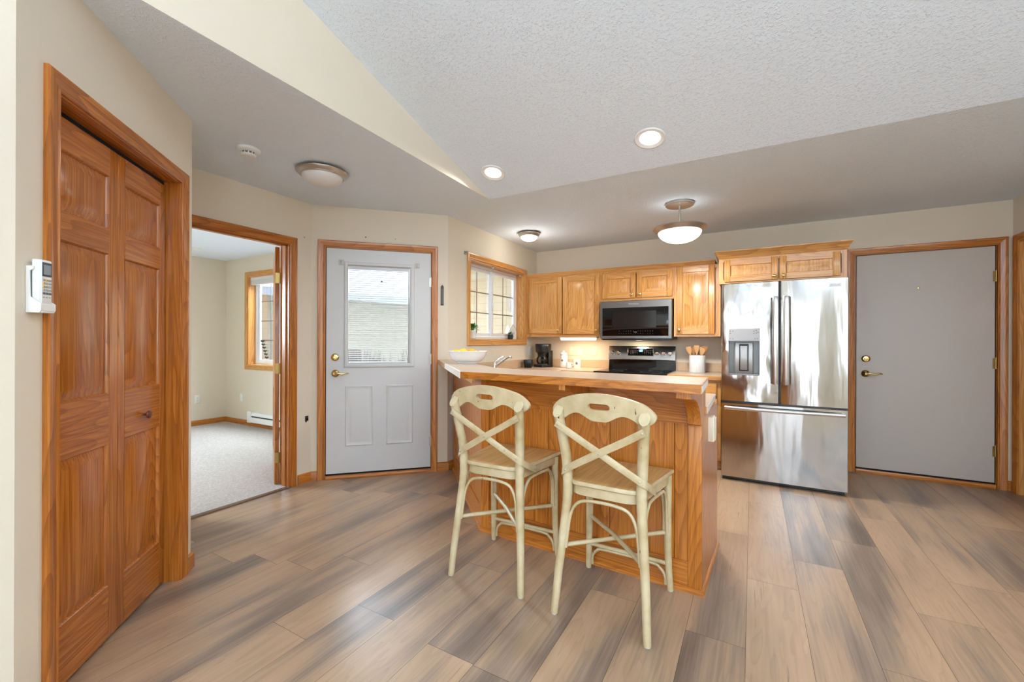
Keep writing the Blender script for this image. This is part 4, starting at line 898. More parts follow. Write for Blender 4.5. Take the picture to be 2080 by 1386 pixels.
# ------------------------------------------------------------------ bar stools
def bar_stool(loc, rz, label):
    t = thing('bar_stool', loc, label, 'stool', rz, 'cream cross back stools at the bar')
    rear = [(.207, -.225, .004), (.198, -.208, .16), (.184, -.186, .34), (.171, -.168, .50), (.169, -.165, .60), (.173, -.172, .70), (.184, -.198, .82), (.193, -.226, .925)]
    front = [(.214, .232, .004), (.206, .217, .15), (.203, .212, .34), (.203, .213, .50), (.203, .213, .580)]
    for sx in (-1, 1):
        for P_, rr, nm in ((rear, (.0165, .0232), 'r'), (front, (.0150, .0192), 'f')):
            pts = smooth_path([(sx*x, y, z) for x, y, z in P_], 4); k = len(pts)
            rad = [rr[0]+(rr[1]-rr[0])*min(1, i/(k*.55)) for i in range(k)]
            b = B(); b.tube(pts, rad, 16)
            if nm == 'r':
                b.bm.verts.ensure_lookup_table(); pe = pts[-1]
                for v_ in list(b.bm.verts)[-16:]: v_.co.z += (v_.co.y-pe.y)*.9
            lg = link('leg', b, PAINTW, t, sharp=50)
            q = B(); p = pts[0]; q.lathe([(rr[0]*.85, 0), (rr[0]*.9, .003), (rr[0]*.7, .006)], 14, (p.x, p.y, 0)); link('foot_glide', q, LGREY, lg)
    # seat
    def outline(i=0.0):
        out = [(-.226+i, .243-i), (.226-i, .243-i)]
        def arc(cx, cy, r, a0_, a1_, n=7): return [(cx+r*math.cos(R_(a0_+(a1_-a0_)*k/n)), cy+r*math.sin(R_(a0_+(a1_-a0_)*k/n))) for k in range(n+1)]
        r = .075
        out += arc(.180-r-i, -.182+r+i, r, 0, -90); out += arc(-.180+r+i, -.182+r+i, r, -90, -180)
        return out
    b = B(); lp = lambda i, z: [(x, y, z) for x, y in outline(i)]
    b.loft([lp(.004, .584), lp(0, .588), lp(0, .598), lp(.004, .604)], True, False); b.mi = 1
    b.loft([lp(.004, .604), lp(.010, .6062), lp(.05, .602)], False, True, mi=1); link('seat', b, [PAINTW, SEATW], t)
    b = B(); b.loft([lp(.016, .538), lp(.012, .541), lp(.012, .5838)], True, True); link('apron', b, PAINTW, t)
    # crest rail with hand slot
    yb_ = lambda x, z: -.229+.62*x*x-.16*(z-.93); b = B(); cols = []
    xs_ = {round(-.171+.342*i/44, 5) for i in range(45)}
    for k in range(13):
        e_ = math.sin(k/12*math.pi/2); xs_ |= {round(q*(.030+.0185*e_), 5) for q in (-1, 1)} | {round(q*(.74+.26*e_)*.233, 5) for q in (-1, 1)}
    for x in sorted(xs_):
        u = x/.233; ax = abs(u)
        zt = 1.016-.056*ax**2
        zb = .893+.031*(.5+.5*math.cos(math.pi*min(1, abs(ax-.45)/.36)))
        if ax > .62:
            k_ = min(1, (ax-.62)/.24); k_ = k_*k_*(3-2*k_); zb = zb*(1-k_)+.886*k_
        if ax > .74:
            e_ = math.sqrt(max(.004, 1-((ax-.74)/.26)**2)); zc = .926; zt = zc+(zt-zc)*e_; zb = zc+(zb-zc)*e_
        sl = None
        if abs(x) <= .0485:
            q_ = abs(x)/.0485; hh = .0145*(1 if q_ < .62 else math.sqrt(max(0, 1-((q_-.62)/.38)**2))); zc = .957
            if hh > .0008: sl = (zc-hh, zc+hh)
        cols.append((x, zb, zt, sl))
    for (xa, ba, ta_, sa), (xb, bb, tb_, sb) in zip(cols, cols[1:]):
        rid = .5
        def quad(z1, z2, z3, z4):     # a-bottom, a-top, b-top, b-bottom
            for dy, fl in ((0, 0), (.021, 1)):
                vs = [b.v((xa, yb_(xa, z1)+dy, z1)), b.v((xb, yb_(xb, z4)+dy, z4)), b.v((xb, yb_(xb, z3)+dy, z3)), b.v((xa, yb_(xa, z2)+dy, z2))]
                b._f(vs if not fl else vs[::-1], rid)
        def rim(za, zb_): 
            vs = [b.v((xa, yb_(xa, za), za)), b.v((xb, yb_(xb, zb_), zb_)), b.v((xb, yb_(xb, zb_)+.021, zb_)), b.v((xa, yb_(xa, za)+.021, za))]; b._f(vs, rid)
        rim(ba, bb); rim(ta_, tb_)
        if sa or sb:
            a_ = sa or (.957, .957); c_ = sb or (.957, .957)
            quad(ba, a_[0], c_[0], bb); quad(a_[1], ta_, tb_, c_[1]); rim(a_[0], c_[0]); rim(a_[1], c_[1])
        else: quad(ba, ta_, tb_, bb)
    for cc in (cols[0], cols[-1]):
        x = cc[0]; b._f([b.v((x, yb_(x, cc[1]), cc[1])), b.v((x, yb_(x, cc[2]), cc[2])), b.v((x, yb_(x, cc[2])+.021, cc[2])), b.v((x, yb_(x, cc[1])+.021, cc[1]))], .5)
    bmesh.ops.remove_doubles(b.bm, verts=b.bm.verts[:], dist=.00005)
    link('crest_rail', b, PAINTW, t, bevel=.003)
    # crossed bentwood bands with rivets
    for sx, dy in ((1, 0), (-1, -.006)):
        pts = smooth_path([(-sx*.197, -.241, .872), (-sx*.10, -.230+dy, .814), (0, -.222+dy, .757), (sx*.09, -.213, .704), (sx*.168, -.194, .655), (sx*.194, -.170, .632), (sx*.199, -.10, .596), (sx*.1985, -.045, .571)], 5)
        nrm = []
        for p in pts:
            k = min(1, max(0, (abs(p.x)-.155)/.040)) if (p.x*sx > 0) else 0
            nrm.append((sx*k, -1*(1-k)-.001, 0))
        b = B(); b.ribbon([tuple(p) for p in pts], nrm, .031, .0065); bd_ = link('cross_band', b, PAINTW, t, sharp=60)
        for q in ((-sx*.188, -.246, .867), (sx*.168, -.2025, .655), (sx*.2025, -.058, .577)) + (((0, -.234, .757),) if dy else ()):
            w = B()
            if abs(q[1]) > .1: w.lathe([(.0048, 0), (.004, .002), (.001, .003)], 10, q, 'y')
            else: w.lathe([(.0048, 0), (.004, sx*.002), (.001, sx*.003)], 10, q, 'x')
            link('rivet', w, NICKEL, bd_)
    # stretchers
    for sx, dz in ((1, .0), (-1, .014)):
        b = B(); b.tube([(-sx*.186, -.190, .302+dz*0), (0, .006, .300+dz), (sx*.203, .212, .298)], .0105, 10); link('diagonal_stretcher', b, PAINTW, t, sharp=60)
    b = B(); b.tube([(-.206, .217, .140), (.206, .217, .140)], .0105, 10); link('front_stretcher', b, PAINTW, t, sharp=60)
    def bow(P_, r=.0078): b = B(); b.tube(smooth_path(P_, 5), r, 8); link('bow', b, PAINTW, t, sharp=60)
    bow([(-.169, -.188, .295), (-.160, -.182, .38), (-.149, -.176, .45), (-.121, -.170, .500), (-.077, -.168, .518), (0, -.168, .523), (.077, -.168, .518), (.121, -.170, .500), (.149, -.176, .45), (.160, -.182, .38), (.169, -.188, .295)])
    bow([(-.188, .205, .300), (-.187, .205, .40), (-.178, .206, .475), (-.145, .207, .518), (-.10, .208, .530), (.10, .208, .530), (.145, .207, .518), (.178, .206, .475), (.187, .205, .40), (.188, .205, .300)])
    for sx in (-1, 1):
        bow([(sx*.187, -.164, .300), (sx*.179, -.150, .40), (sx*.177, -.130, .475), (sx*.179, -.09, .520), (sx*.182, -.04, .531), (sx*.197, .08, .531), (sx*.199, .135, .518), (sx*.201, .175, .475), (sx*.202, .190, .40), (sx*.204, .194, .300)])
    bow([(-.192, .226, .030), (-.188, .222, .075), (-.165, .218, .108), (-.12, .217, .124), (.12, .217, .124), (.165, .218, .108), (.188, .222, .075), (.192, .226, .030)])
    return t
st = bar_stool((-.570, 2.003, 0), R_(-1.3), 'cream cross back bar stool nearest the right end of the bar')
dup(st, (-1.183, 2.029, 0), R_(1.2), 'cream cross back bar stool nearest the white entry door')

# ------------------------------------------------------------------ ceiling lamps and detector
def ceil_dome(c, r, drop, glassm, label, lit=None, name='ceiling_lamp'):
    t = thing(name, (c[0], c[1], CH), label, 'lamp'); O = tuple(t.location)
    b = B(); k = r
    b.lathe([(k*.86, 0), (k*.88, -.004), (k*.97, -.010), (k, -.018), (k*.985, -.026), (k*.93, -.031), (k*.915, -.036), (k*.86, -.040), (k*.845, -.046), (k*.80, -.048), (k*.78, -.030)], 48, (0, 0, 0)); link('rim', b, NICKEL, t, sharp=45)
    b = B(); pr = [(k*.79*math.cos(a), -.044-(drop)*math.sin(a)) for a in [i/10*math.pi/2*.985 for i in range(11)]]; b.lathe(pr, 48, (0, 0, 0)); link('glass_shade', b, glassm, t, sharp=60)
    if lit:
        l = bpy.data.lights.new(name+'_bulb', 'POINT'); l.energy = lit; l.shadow_soft_size = .06; l.color = (1, .95, .86); o = bpy.data.objects.new(name+'_bulb', l); COL.objects.link(o); o.parent = t; o.location = (0, 0, -.10-drop)
    return t
ceil_dome((-2.645, 1.945), .170, .062, FROST, 'unlit dome lamp with nickel rim on the ceiling by the entry')
ceil_dome((-2.150, 4.170), .120, .052, GLOW2, 'small lit dome lamp on the ceiling above the sink', 2)
t = thing('hanging_lamp', (-.552, 3.915, CH), 'lit bowl lamp on a short nickel stem above the kitchen floor', 'lamp')
b = B(); b.lathe([(.116, 0), (.116, -.018), (.112, -.022)], 44); link('canopy', b, NICKEL, t)
b = B(); b.tube([(0, 0, -.02), (0, 0, -.205)], .0085, 14); b.tube([(0, 0, -.105), (0, 0, -.112)], .0100, 14); link('stem', b, NICKEL, t)
b = B(); b.lathe([(.012, -.190), (.10, -.196), (.190, -.204), (.216, -.212), (.220, -.220), (.214, -.227), (.204, -.231), (.200, -.238), (.188, -.243), (.184, -.250), (.176, -.252), (.172, -.235)], 56); link('rim', b, NICKEL, t, sharp=45)
b = B(); b.lathe([(.178*math.cos(a), -.246-.098*math.sin(a)) for a in [i/12*math.pi/2*.985 for i in range(13)]], 56); link('glass_shade', b, GLOW, t, sharp=60)
pass
def lamp_disc(t, z, size, power, col, upward):
    l = bpy.data.lights.new('lamp_light', 'AREA'); l.shape = 'DISK'; l.size = size; l.energy = power; l.color = col; o = bpy.data.objects.new('lamp_light', l); COL.objects.link(o); o.parent = t; o.location = (0, 0, z); o.rotation_euler = (math.pi if upward else 0, 0, 0)
lamp_disc(t, -.365, .26, 18, (1, .97, .92), False); lamp_disc(t, -.186, .16, .3, (1, .97, .92), True)
tv = math.atan(SL)
for (x, y), lab in (((-1.715, 2.727), 'lit recessed lamp near the tip of the vault'), ((-.562, 2.735), 'lit recessed lamp on the vault above the stools'), ((1.9, 1.0), 'added unseen recessed lamp on the vault for fill over the living area')):  # the last one is unseen, added as fill behind the camera
    z = CH+SL*(YV-y)
    t = thing('recessed_lamp', (x, y, z), lab, 'lamp', 0, 'recessed lamps in the vault'); t.rotation_euler = (-tv, 0, 0)
    b = B(); b.lathe([(.094, .002), (.094, -.004), (.088, -.007), (.078, -.005), (.062, .0)], 44, cap0=False, cap1=False); link('trim_ring', b, TRIMC, t)
    b = B(); b.lathe([(.063, -.0005), (.058, -.0035), (.03, -.006), (.002, -.007)], 44, cap0=False); link('lens', b, LENS, t)
    l = bpy.data.lights.new('recessed_lamp_light', 'AREA'); l.shape = 'DISK'; l.size = .115; l.energy = 4; l.color = (1, .97, .92); l.spread = R_(150); o = bpy.data.objects.new('recessed_lamp_light', l); COL.objects.link(o); o.parent = t; o.location = (0, 0, -.012)
l = bpy.data.lights.new('under_cabinet_light', 'AREA'); l.shape = 'RECTANGLE'; l.size = .40; l.size_y = .05; l.energy = 1.6; l.color = (1, .80, .55); o = bpy.data.objects.new('under_cabinet_light', l); COL.objects.link(o); o.location = (-1.845, 4.89, 1.250)
l = bpy.data.lights.new('microwave_light', 'AREA'); l.shape = 'RECTANGLE'; l.size = .06; l.size_y = .03; l.energy = 1.2; l.color = (1, .85, .62); o = bpy.data.objects.new('microwave_light', l); COL.objects.link(o); o.location = (-1.135, 4.975, 1.250)
t = thing('smoke_detector', (-2.755, 1.500, CH), 'white smoke detector on the ceiling in front of the entry lamp', 'detector')
b = B(); b.lathe([(.066, 0), (.068, -.006), (.066, -.014), (.058, -.020), (.046, -.024)], 40); link('base', b, WPL, t)
b = B(); b.lathe([(.040, -.022), (.039, -.036)], 32, cap0=False); link('vents', b, GREYPL, t)
b = B(); b.lathe([(.042, -.034), (.043, -.040), (.036, -.046), (.01, -.048)], 36); link('cap', b, WPL, t)
b = B(); [b.box(.0385*math.cos(a)-.003, .0385*math.cos(a)+.003, .0385*math.sin(a)-.003, .0385*math.sin(a)+.003, -.037, -.022) for a in [k*math.pi/6 for k in range(12)]]; link('vent_ribs', b, WPL, t)

# ------------------------------------------------------------------ things on bar and worktop
t = thing('serving_bowl', (-1.955, 2.745, ZT), 'white oval serving bowl of fruit on the angled bar end', 'bowl', R_(28))
b = B(); n = 40
def ov(rx_, ry_, z, p=2.6): return [((abs(math.cos(a))**(2/p))*math.copysign(rx_, math.cos(a)), (abs(math.sin(a))**(2/p))*math.copysign(ry_, math.sin(a)), z) for a in [2*math.pi*i/n for i in range(n)]]
b.loft([ov(.080, .060, 0), ov(.084, .064, .004), ov(.082, .062, .010), ov(.100, .078, .016), ov(.126, .098, .040), ov(.143, .112, .070), ov(.150, .118, .094), ov(.154, .121, .097), ov(.153, .120, .100), ov(.147, .115, .098), ov(.138, .107, .068), ov(.120, .092, .036), ov(.08, .06, .018), ov(.01, .01, .015)])
link('bowl', b, CERAM, t, sharp=60)
def lemon(x, y, z, r, el, az, m, label, cat, name, k=1.32):
    b = B(); pr = []
    for i in range(13):
        a = math.pi*i/12; pr.append((max(.0008, r*math.sin(a)**.92), -r*k*math.cos(a)*(1+.10*abs(math.cos(a))**8)))
    b.lathe(pr, 20); o = link(name, b, m, sharp=70); o.location = (x, y, z); o.rotation_euler = (el, .3, az); tag(o, label, cat, group='fruit in the serving bowl'); return o
bx, by = -1.955, 2.745
for i, (dx, dy, z, r, el, az, lab) in enumerate(((-.092, -.004, .086, .026, 1.4, 1.9, 'lemon at the left end of the white bowl'), (-.034, -.036, .092, .027, 1.5, 2.6, 'lemon left of the middle of the white bowl, towards the front'), (-.034, .034, .086, .026, 1.5, 2.6, 'lemon left of the middle of the white bowl, at its back'), (.028, -.004, .092, .026, 1.5, 1.7, 'orange tinted lemon in the middle of the white bowl'), (-.03, .0, .040, .024, 1.5, 2.2, 'lemon lying under the others in the white bowl'))):
    c_, s_ = math.cos(R_(28)), math.sin(R_(28)); lemon(bx+dx*c_-dy*s_, by+dx*s_+dy*c_, ZT+z, r, el, az, LEMON if i != 3 else mat('lemon_deep', (240, 176, 44), .42), lab, 'lemon', 'lemon')
for i, (dx, dy, z, lab) in enumerate(((.084, -.014, .080, 'small green lime at the right end of the white bowl'), (.072, .042, .074, 'small green lime behind the other one in the white bowl'))):
    c_, s_ = math.cos(R_(28)), math.sin(R_(28)); lemon(bx+dx*c_-dy*s_, by+dx*s_+dy*c_, ZT+z, .024, 1.5, i*1.3, LIME, lab, 'lime', 'lime', 1.1)
# faucet
t = thing('faucet', (-2.400, 3.86, ZC), 'chrome kitchen faucet under the window', 'faucet', R_(20))
b = B(); b.box(-.05, .05, -.10, .10, 0, .010, bev=.004); b.lathe([(.026, .010), (.024, .02), (.022, .075), (.018, .085)], 24); link('body', b, CHROME, t)
b = B(); b.tube(smooth_path([(.0, 0, .055), (.04, .035, .085), (.10, .085, .135), (.135, .115, .158), (.155, .13, .158), (.160, .134, .140)], 5), [.0115]*20+[.010]*6, 12); link('spout', b, CHROME, t)
b = B(); b.tube(smooth_path([(0, 0, .082), (.008, .008, .105), (.05, .03, .150), (.085, .045, .168)], 5), [.012]*6+[.009]*5+[.0075]*5, 10); link('handle', b, CHROME, t)
t = thing('sink', (-2.2, 3.9, ZC), 'stainless sink set into the worktop under the window', 'sink')
b = B(); b.rects([], False) if False else None
b.loft([[(x0_, y0_, z_), (x1_, y0_, z_), (x1_, y1_, z_), (x0_, y1_, z_)] for x0_, x1_, y0_, y1_, z_ in ((-.145, .235, -.38, .40, .001), (-.145, .235, -.38, .40, .005), (-.125, .215, -.36, .38, .005), (-.115, .205, -.35, .37, .0022))], True, True); link('basin', b, STEEL, t)
# coffee maker
t = thing('coffee_maker', (-2.335, 4.955, ZC), 'black drip coffee maker with a glass carafe', 'coffee maker', R_(-22))
b = B(); b.box(-.090, .090, -.105, .085, 0, .032, bev=.012); b.box(-.085, .085, .015, .085, .032, .21, bev=.010); b.lathe([(.082, .180), (.096, .195), (.102, .255), (.104, .288), (.098, .298), (.02, .299)], 32, (0, -.012, 0)); b.lathe([(.060, .150), (.070, .185)], 28, (0, -.022, 0)); link('body', b, BLACK, t)
b = B(); b.lathe([(.066, .033), (.071, .036), (.071, .042), (.05, .043)], 28, (0, -.028, 0)); link('warming_plate', b, GREYPL, t)
b = B(); b.lathe([(.058, .044), (.072, .052), (.076, .080), (.070, .115), (.054, .138), (.052, .146)], 32, (0, -.028, 0), cap1=False); link('carafe', b, CARAFE, t, sharp=60)
b = B(); b.lathe([(.0525, .132), (.056, .136), (.056, .150), (.04, .156)], 28, (0, -.028, 0)); b.tube(smooth_path([(.050, -.050, .140), (.085, -.085, .146), (.118, -.105, .130), (.118, -.108, .085), (.100, -.092, .058)], 5), .0085, 8); link('carafe_handle', b, BLACK, t)
# black cup
t = thing('utensil_cup', (-2.430, 4.700, ZC), 'short black square cup left of the coffee maker', 'cup', R_(20))
b = B(); L = []
def rsq(w, z, r=.012): 
    o_ = []
    for cx_, cy_, a0_ in ((w-r, w-r, 0), (-w+r, w-r, 90), (-w+r, -w+r, 180), (w-r, -w+r, 270)):
        o_ += [(cx_+r*math.cos(R_(a0_+k*30)), cy_+r*math.sin(R_(a0_+k*30)), z) for k in range(4)]
    return o_
b.loft([rsq(.042, 0), rsq(.046, .006), rsq(.054, .094), rsq(.052, .098), rsq(.049, .096), rsq(.044, .02), rsq(.01, .016, .004)]); link('cup', b, BLACK, t)
# canister
t = thing('canister', (-2.055, 4.945, ZC), 'tall white lidded canister with a small hanging tag', 'canister')
b = B(); b.lathe([(.040, 0), (.047, .006), (.050, .03), (.048, .10), (.046, .150), (.042, .160), (.040, .168)], 32); link('jar', b, CERAM, t, sharp=60)
b = B(); b.lathe([(.043, .166), (.045, .170), (.044, .178), (.030, .186), (.012, .190), (.009, .196), (.013, .204), (.010, .212), (.002, .214)], 28); link('lid', b, CERAM, t, sharp=60)
b = B(); b.lathe([(.0445, .152), (.0445, .157)], 24, cap0=False, cap1=False); b.tube([(-.012, -.046, .150), (-.010, -.052, .12), (.0, -.053, .105)], .0012, 5); b.lathe([(.013, 0), (.013, .003)], 16, (.0, -.0505, .092), 'y'); link('tag', b, mat('twine', (150, 110, 72), .7), t)
# creamer
t = thing('creamer', (-1.955, 4.86, ZC), 'tiny white creamer jug in front of the canister', 'jug')
b = B(); b.lathe([(.026, 0), (.033, .004), (.036, .03), (.032, .060), (.034, .072), (.031, .070), (.029, .058), (.030, .02), (.002, .012)], 26); link('jug', b, CERAM, t, sharp=60)
b = B(); b.tube(smooth_path([(.031, 0, .060), (.052, 0, .062), (.056, 0, .040), (.034, 0, .020)], 5), .0045, 8); link('handle', b, CERAM, t)
# card
t = thing('sign_block', (-1.872, 4.925, ZC), 'small square white block with a brown round mark beside the creamer', 'sign', R_(-8))
b = B(); b.box(-.042, .042, -.010, .012, 0, .104, bev=.003); link('block', b, CERAM, t)
b = B(); b.lathe([(.016, .0), (.016, .0015)], 20, (0, -.010, .060), 'y'); b.tube([(0, -.011, .076), (.003, -.011, .086)], .002, 6); link('mark', b, mat('mark_brown', (140, 92, 66), .6), t)
# utensil crock
t = thing('utensil_crock', (-.512, 4.93, ZC), 'white ribbed crock of wooden utensils right of the range', 'crock')
b = B(); n = 96; L = []
def rib(r, z, k=1): return [((r+k*.0022*math.cos(24*2*math.pi*i/n))*math.cos(2*math.pi*i/n), (r+k*.0022*math.cos(24*2*math.pi*i/n))*math.sin(2*math.pi*i/n), z) for i in range(n)]
b.loft([rib(.074, 0, 0), rib(.078, .004), rib(.078, .180), rib(.077, .186, 0), rib(.072, .186, 0), rib(.070, .176, 0), rib(.070, .02, 0), rib(.004, .014, 0)]); link('crock', b, mat('crock_white', (232, 236, 236), .35), t, sharp=60)
CK = Vector((-.512, 4.93, ZC))
def utensil(dx, dy, tx, ty, top, kind, m, label):
    b = B(); p0 = CK+Vector((dx, dy, .025)); p1 = CK+Vector((tx, ty, top)); d = (p1-p0).normalized(); sd = d.cross(Vector((0, 1, 0))).normalized(); nn = sd.cross(d)
    L_ = (p1-p0).length; loops = []
    for tt, w, th_ in ((0, .006, .006), (.55, .006, .0055), (.68, .008, .005), (.76, .020, .004), (.88, .026 if kind != 'fork' else .022, .0035), (.96, .022 if kind == 'spoon' else .027, .003), (1.0, .008 if kind == 'spoon' else .024, .002)):
        c_ = p0+d*L_*tt; loops.append([c_+sd*w*math.cos(a)+nn*th_*math.sin(a) for a in [2*math.pi*k/12 for k in range(12)]])
    b.loft(loops); o = link('wooden_utensil', b, m, sharp=60); tag(o, label, 'utensil', group='wooden utensils in the crock'); return o
utensil(-.03, 0, -.090, .0, .275, 'spat', SPOON, 'wooden spatula leaning farthest left in the ribbed crock')
utensil(-.015, .02, -.045, .03, .270, 'spoon', SPOON2, 'dark wooden spoon second from the left in the ribbed crock')
utensil(0, -.02, -.006, -.02, .292, 'spat', SPOON, 'broad upright wooden turner in the middle of the ribbed crock')
utensil(.015, .02, .040, .025, .274, 'spoon', SPOON, 'pale wooden spoon right of the middle of the ribbed crock')
utensil(.03, .0, .078, .0, .282, 'spat', SPOON2, 'wooden spatula leaning farthest right in the ribbed crock')
utensil(.02, -.03, .058, -.03, .262, 'spoon', SPOON, 'wooden spoon at the front right of the ribbed crock')

# ------------------------------------------------------------------ bedroom
W2 = thing('window_2', (BC[0], BC[1], 0), 'bedroom window with white frame and raised blind', 'window', 0, kind='structure')
a, c, e, f = BW
b = B(); b.casing(a+.004, c-.004, e+.004, f-.004, .060, '4'); link('casing', b, OK3, W2)
b = B(); b.box(a, a+.014, 0, .112, e, f, 0); b.box(c-.014, c, 0, .112, e, f, 0); b.box(a+.014, c-.014, 0, .112, f-.014, f, 1); b.box(a+.014, c-.014, 0, .112, e, e+.014, 1); link('jamb', b, OK3, W2)
b = B(); ring(b, a+.014, c-.014, e+.014, f-.014, .104, .160, .030); link('frame', b, TRIMW, W2)
mx = (a+c)/2
for x0_, x1_, y0_ in ((a+.046, mx+.018, .128), (mx-.018, c-.046, .105)):
    b = B(); ring(b, x0_, x1_, e+.046, f-.046, y0_, y0_+.022, .036); s_ = link('sash', b, TRIMW, W2)
    q = B(); q.box(x0_+.034, x1_-.034, y0_+.009, y0_+.012, e+.08, f-.08); link('glass', q, GLASS, s_)
    q = B(); q.box((x0_+x1_)/2-.007, (x0_+x1_)/2+.007, y0_+.013, y0_+.018, e+.082, f-.082)
    for k in (1, 2, 3): zc = e+.082+(f-e-.164)*k/4; q.box(x0_+.036, x1_-.036, y0_+.0125, y0_+.0185, zc-.007, zc+.007)
    link('grid', q, GRID, s_)
b = B(); b.box(a+.016, c-.016, .030, .075, f-.060, f-.016); [b.box(a+.018, c-.018, .032, .073, f-.125+i*.008, f-.119+i*.008) for i in range(8)]; link('blind', b, BLIND, W2)
t = thing('window_cling', (BC[0]+a+.205, BC[1]+.127, 1.10), 'dark leafy sprig decal low on the bedroom window', 'decal')
b = B(); b.tube([(-.06, 0, .13), (.0, 0, 0), (.06, 0, -.13)], .004, 6); link('stem', b, SLATE, t)
b = B()
for k in range(6):
    q = Vector((-.055+.021*k, 0, .12-.047*k))
    for sg in (-1, 1): b.loft([[q+Vector((sg*u*.045, -.002, u*.012+ww)), q+Vector((sg*u*.045, .002, u*.012+ww)), q+Vector((sg*u*.045, .002, u*.012-ww)), q+Vector((sg*u*.045, -.002, u*.012-ww))] for u, ww in ((0, .004), (.4, .012), (.8, .010), (1, .002))])
link('leaves', b, SLATE, t)
t = thing('baseboard_heater', (BC[0]+.70, BC[1], .02), 'white electric baseboard heater under the bedroom window', 'heater')
b = B(); b.prism([(0, .055), (-.060, .055), (-.066, .062), (-.066, .125), (-.060, .130), (-.050, .130), (-.050, .150), (-.062, .150), (-.062, .165), (-.050, .195), (0, .205)], 'x', 0, 1.20); link('casing', b, WPL, t)
b = B(); b.box(.03, 1.17, -.052, -.030, .131, .149); link('outlet_slot', b, BLACK, t)
b = B(); b.box(-.003, .09, -.068, 0, .052, .208, bev=.003); link('end_cap', b, WPL, t)
b = B(); b.lathe([(.045, 0), (.045, -.02), (.030, -.032), (.01, -.036)], 24); solo('ceiling_sensor', b, WPL, 'small round white sensor on the bedroom ceiling', 'sensor', (-6.3, 2.78, CH))

# ------------------------------------------------------------------ outside
gb = B(); gb.box(-45, 12, 3.0, 60, -.26, -.14); gb.box(-45, -7.2, -30, 3.0, -.26, -.14); gb.box(-7.2, 12, -30, -4.6, -.26, -.14)
solo('ground', gb, SNOW, 'snow covered ground outside', 'ground', kind='structure')
def lap(b, x0, x1, z0, z1, y, h=.115, mi=0):
    z = z0
    while z < z1-.001:
        zt_ = min(z+h, z1); b.loft([[(x, y, z), (x, y-.013, z+.001), (x, y-.002, zt_), (x, y, zt_)] for x in (x0, x1)], mi=mi); z += h
ga = thing('garage_wing', (-3.5, 5.42, -.14), 'beige sided garage wing seen through the kitchen window', 'building')
O = tuple(ga.location); b = B(O); lap(b, -4.40, -2.66, -.14, 2.36, 5.42); b.box(-4.40, -2.66, 5.4201, 8.5, -.14, 2.5); link('siding', b, SIDING, ga)
b = B(O); b.box(-4.75, -2.66, 4.95, 8.7, 2.345, 2.375); link('soffit', b, SOFFIT, ga)
b = B(O); b.box(-4.75, -2.66, 4.92, 4.95, 2.33, 2.50); b.loft([[(x, 4.90, 2.50), (x, 8.7, 3.6), (x, 8.7, 3.66), (x, 4.90, 2.56)] for x in (-4.75, -2.66)]); link('roof', b, SNOW, ga)
b = B(O); b.box(-4.44, -4.36, 5.39, 5.47, -.14, 2.36); link('corner_board', b, TRIMW, ga)
t = thing('porch_lamp', (-3.02, 5.405, 1.66), 'white porch lamp on the beige siding outside the kitchen window', 'lamp')
b = B(); b.box(-.055, .055, -.020, 0, -.03, .25, bev=.004); link('back_plate', b, TRIMW, t)
b = B(); b.lathe([(.040, 0), (.048, .03), (.050, .19), (.060, .20), (.02, .235)], 20, (0, -.08, 0)); link('lantern', b, LGREY, t)
b = B(); b.box(-.01, .01, -.07, -.015, .19, .21); link('bracket', b, TRIMW, t)
def house(loc, rz, w, d, h, roofh, label, mside, wins, z0=-.14):
    t = thing('house', loc, label, 'house', rz); b = B(); b.box(-w/2, w/2, .02, d, 0, h); lap(b, -w/2, w/2, 0, h, .02, .14); link('siding', b, mside, t)
    b = B(); b.loft([[(x, -.5, h-.02), (x, d/2, h+roofh), (x, d+.5, h-.02), (x, d+.5, h+.10), (x, d/2, h+roofh+.14), (x, -.5, h+.10)] for x in (-w/2-.4, w/2+.4)]); link('roof', b, SNOW, t)
    b = B(); b.box(-w/2-.4, w/2+.4, -.54, -.50, h-.10, h+.10); link('fascia', b, mat('fascia_blue_grey', (176, 190, 210), .6), t)
    for x0_, x1_, z0_, z1_ in wins:
        b = B(); ring(b, x0_, x1_, z0_, z1_, -.03, .03, .07); wf = link('window', b, TRIMW, t)
        b = B(); b.box(x0_+.06, x1_-.06, -.005, .01, z0_+.06, z1_-.06); link('pane', b, mat('house_pane', (120, 130, 140), .1), wf)
    return t
house((-9.95, 9.3, -.14), R_(72), 13, 6, 2.60, 2.0, 'pale sided neighbour house with a snowy roof outside', PALESIDE, [(-5.2, -4.0, .9, 2.1)])
# shrub row and bin outside the entry
rn = random.Random(11)
for i, (x, y, lab) in enumerate(((-6.80, 6.10, 'bare twiggy shrub outside the entry door, its left half'), (-6.02, 6.62, 'bare twiggy shrub outside the entry door, its right half'))):
    b = B()
    for k in range(150):
        a = rn.uniform(0, 6.28); r = rn.uniform(0, .38); p = Vector((x+r*math.cos(a), y+r*math.sin(a), -.14)); q = p+Vector((rn.uniform(-.25, .25), rn.uniform(-.25, .25), rn.uniform(.75, 1.22))); mdl = (p+q)/2+Vector((rn.uniform(-.06, .06), rn.uniform(-.06, .06), 0))
        b.tube([p, mdl, q], [.012, .009, .006], 4)
        q2 = mdl+Vector((rn.uniform(-.2, .2), rn.uniform(-.2, .2), rn.uniform(.2, .45))); b.tube([mdl, q2], [.008, .004], 4)
    solo('shrub', b, TWIG, lab, 'shrub', group='shrubs outside the entry door')
t = thing('utility_box', (-7.75, 6.53, -.14), 'dark brown utility box outside the entry door', 'box', R_(47))
b = B(); b.box(-.14, .14, -.14, .14, 0, 1.19, bev=.02); link('housing', b, mat('box_brown', (104, 92, 80), .6), t)
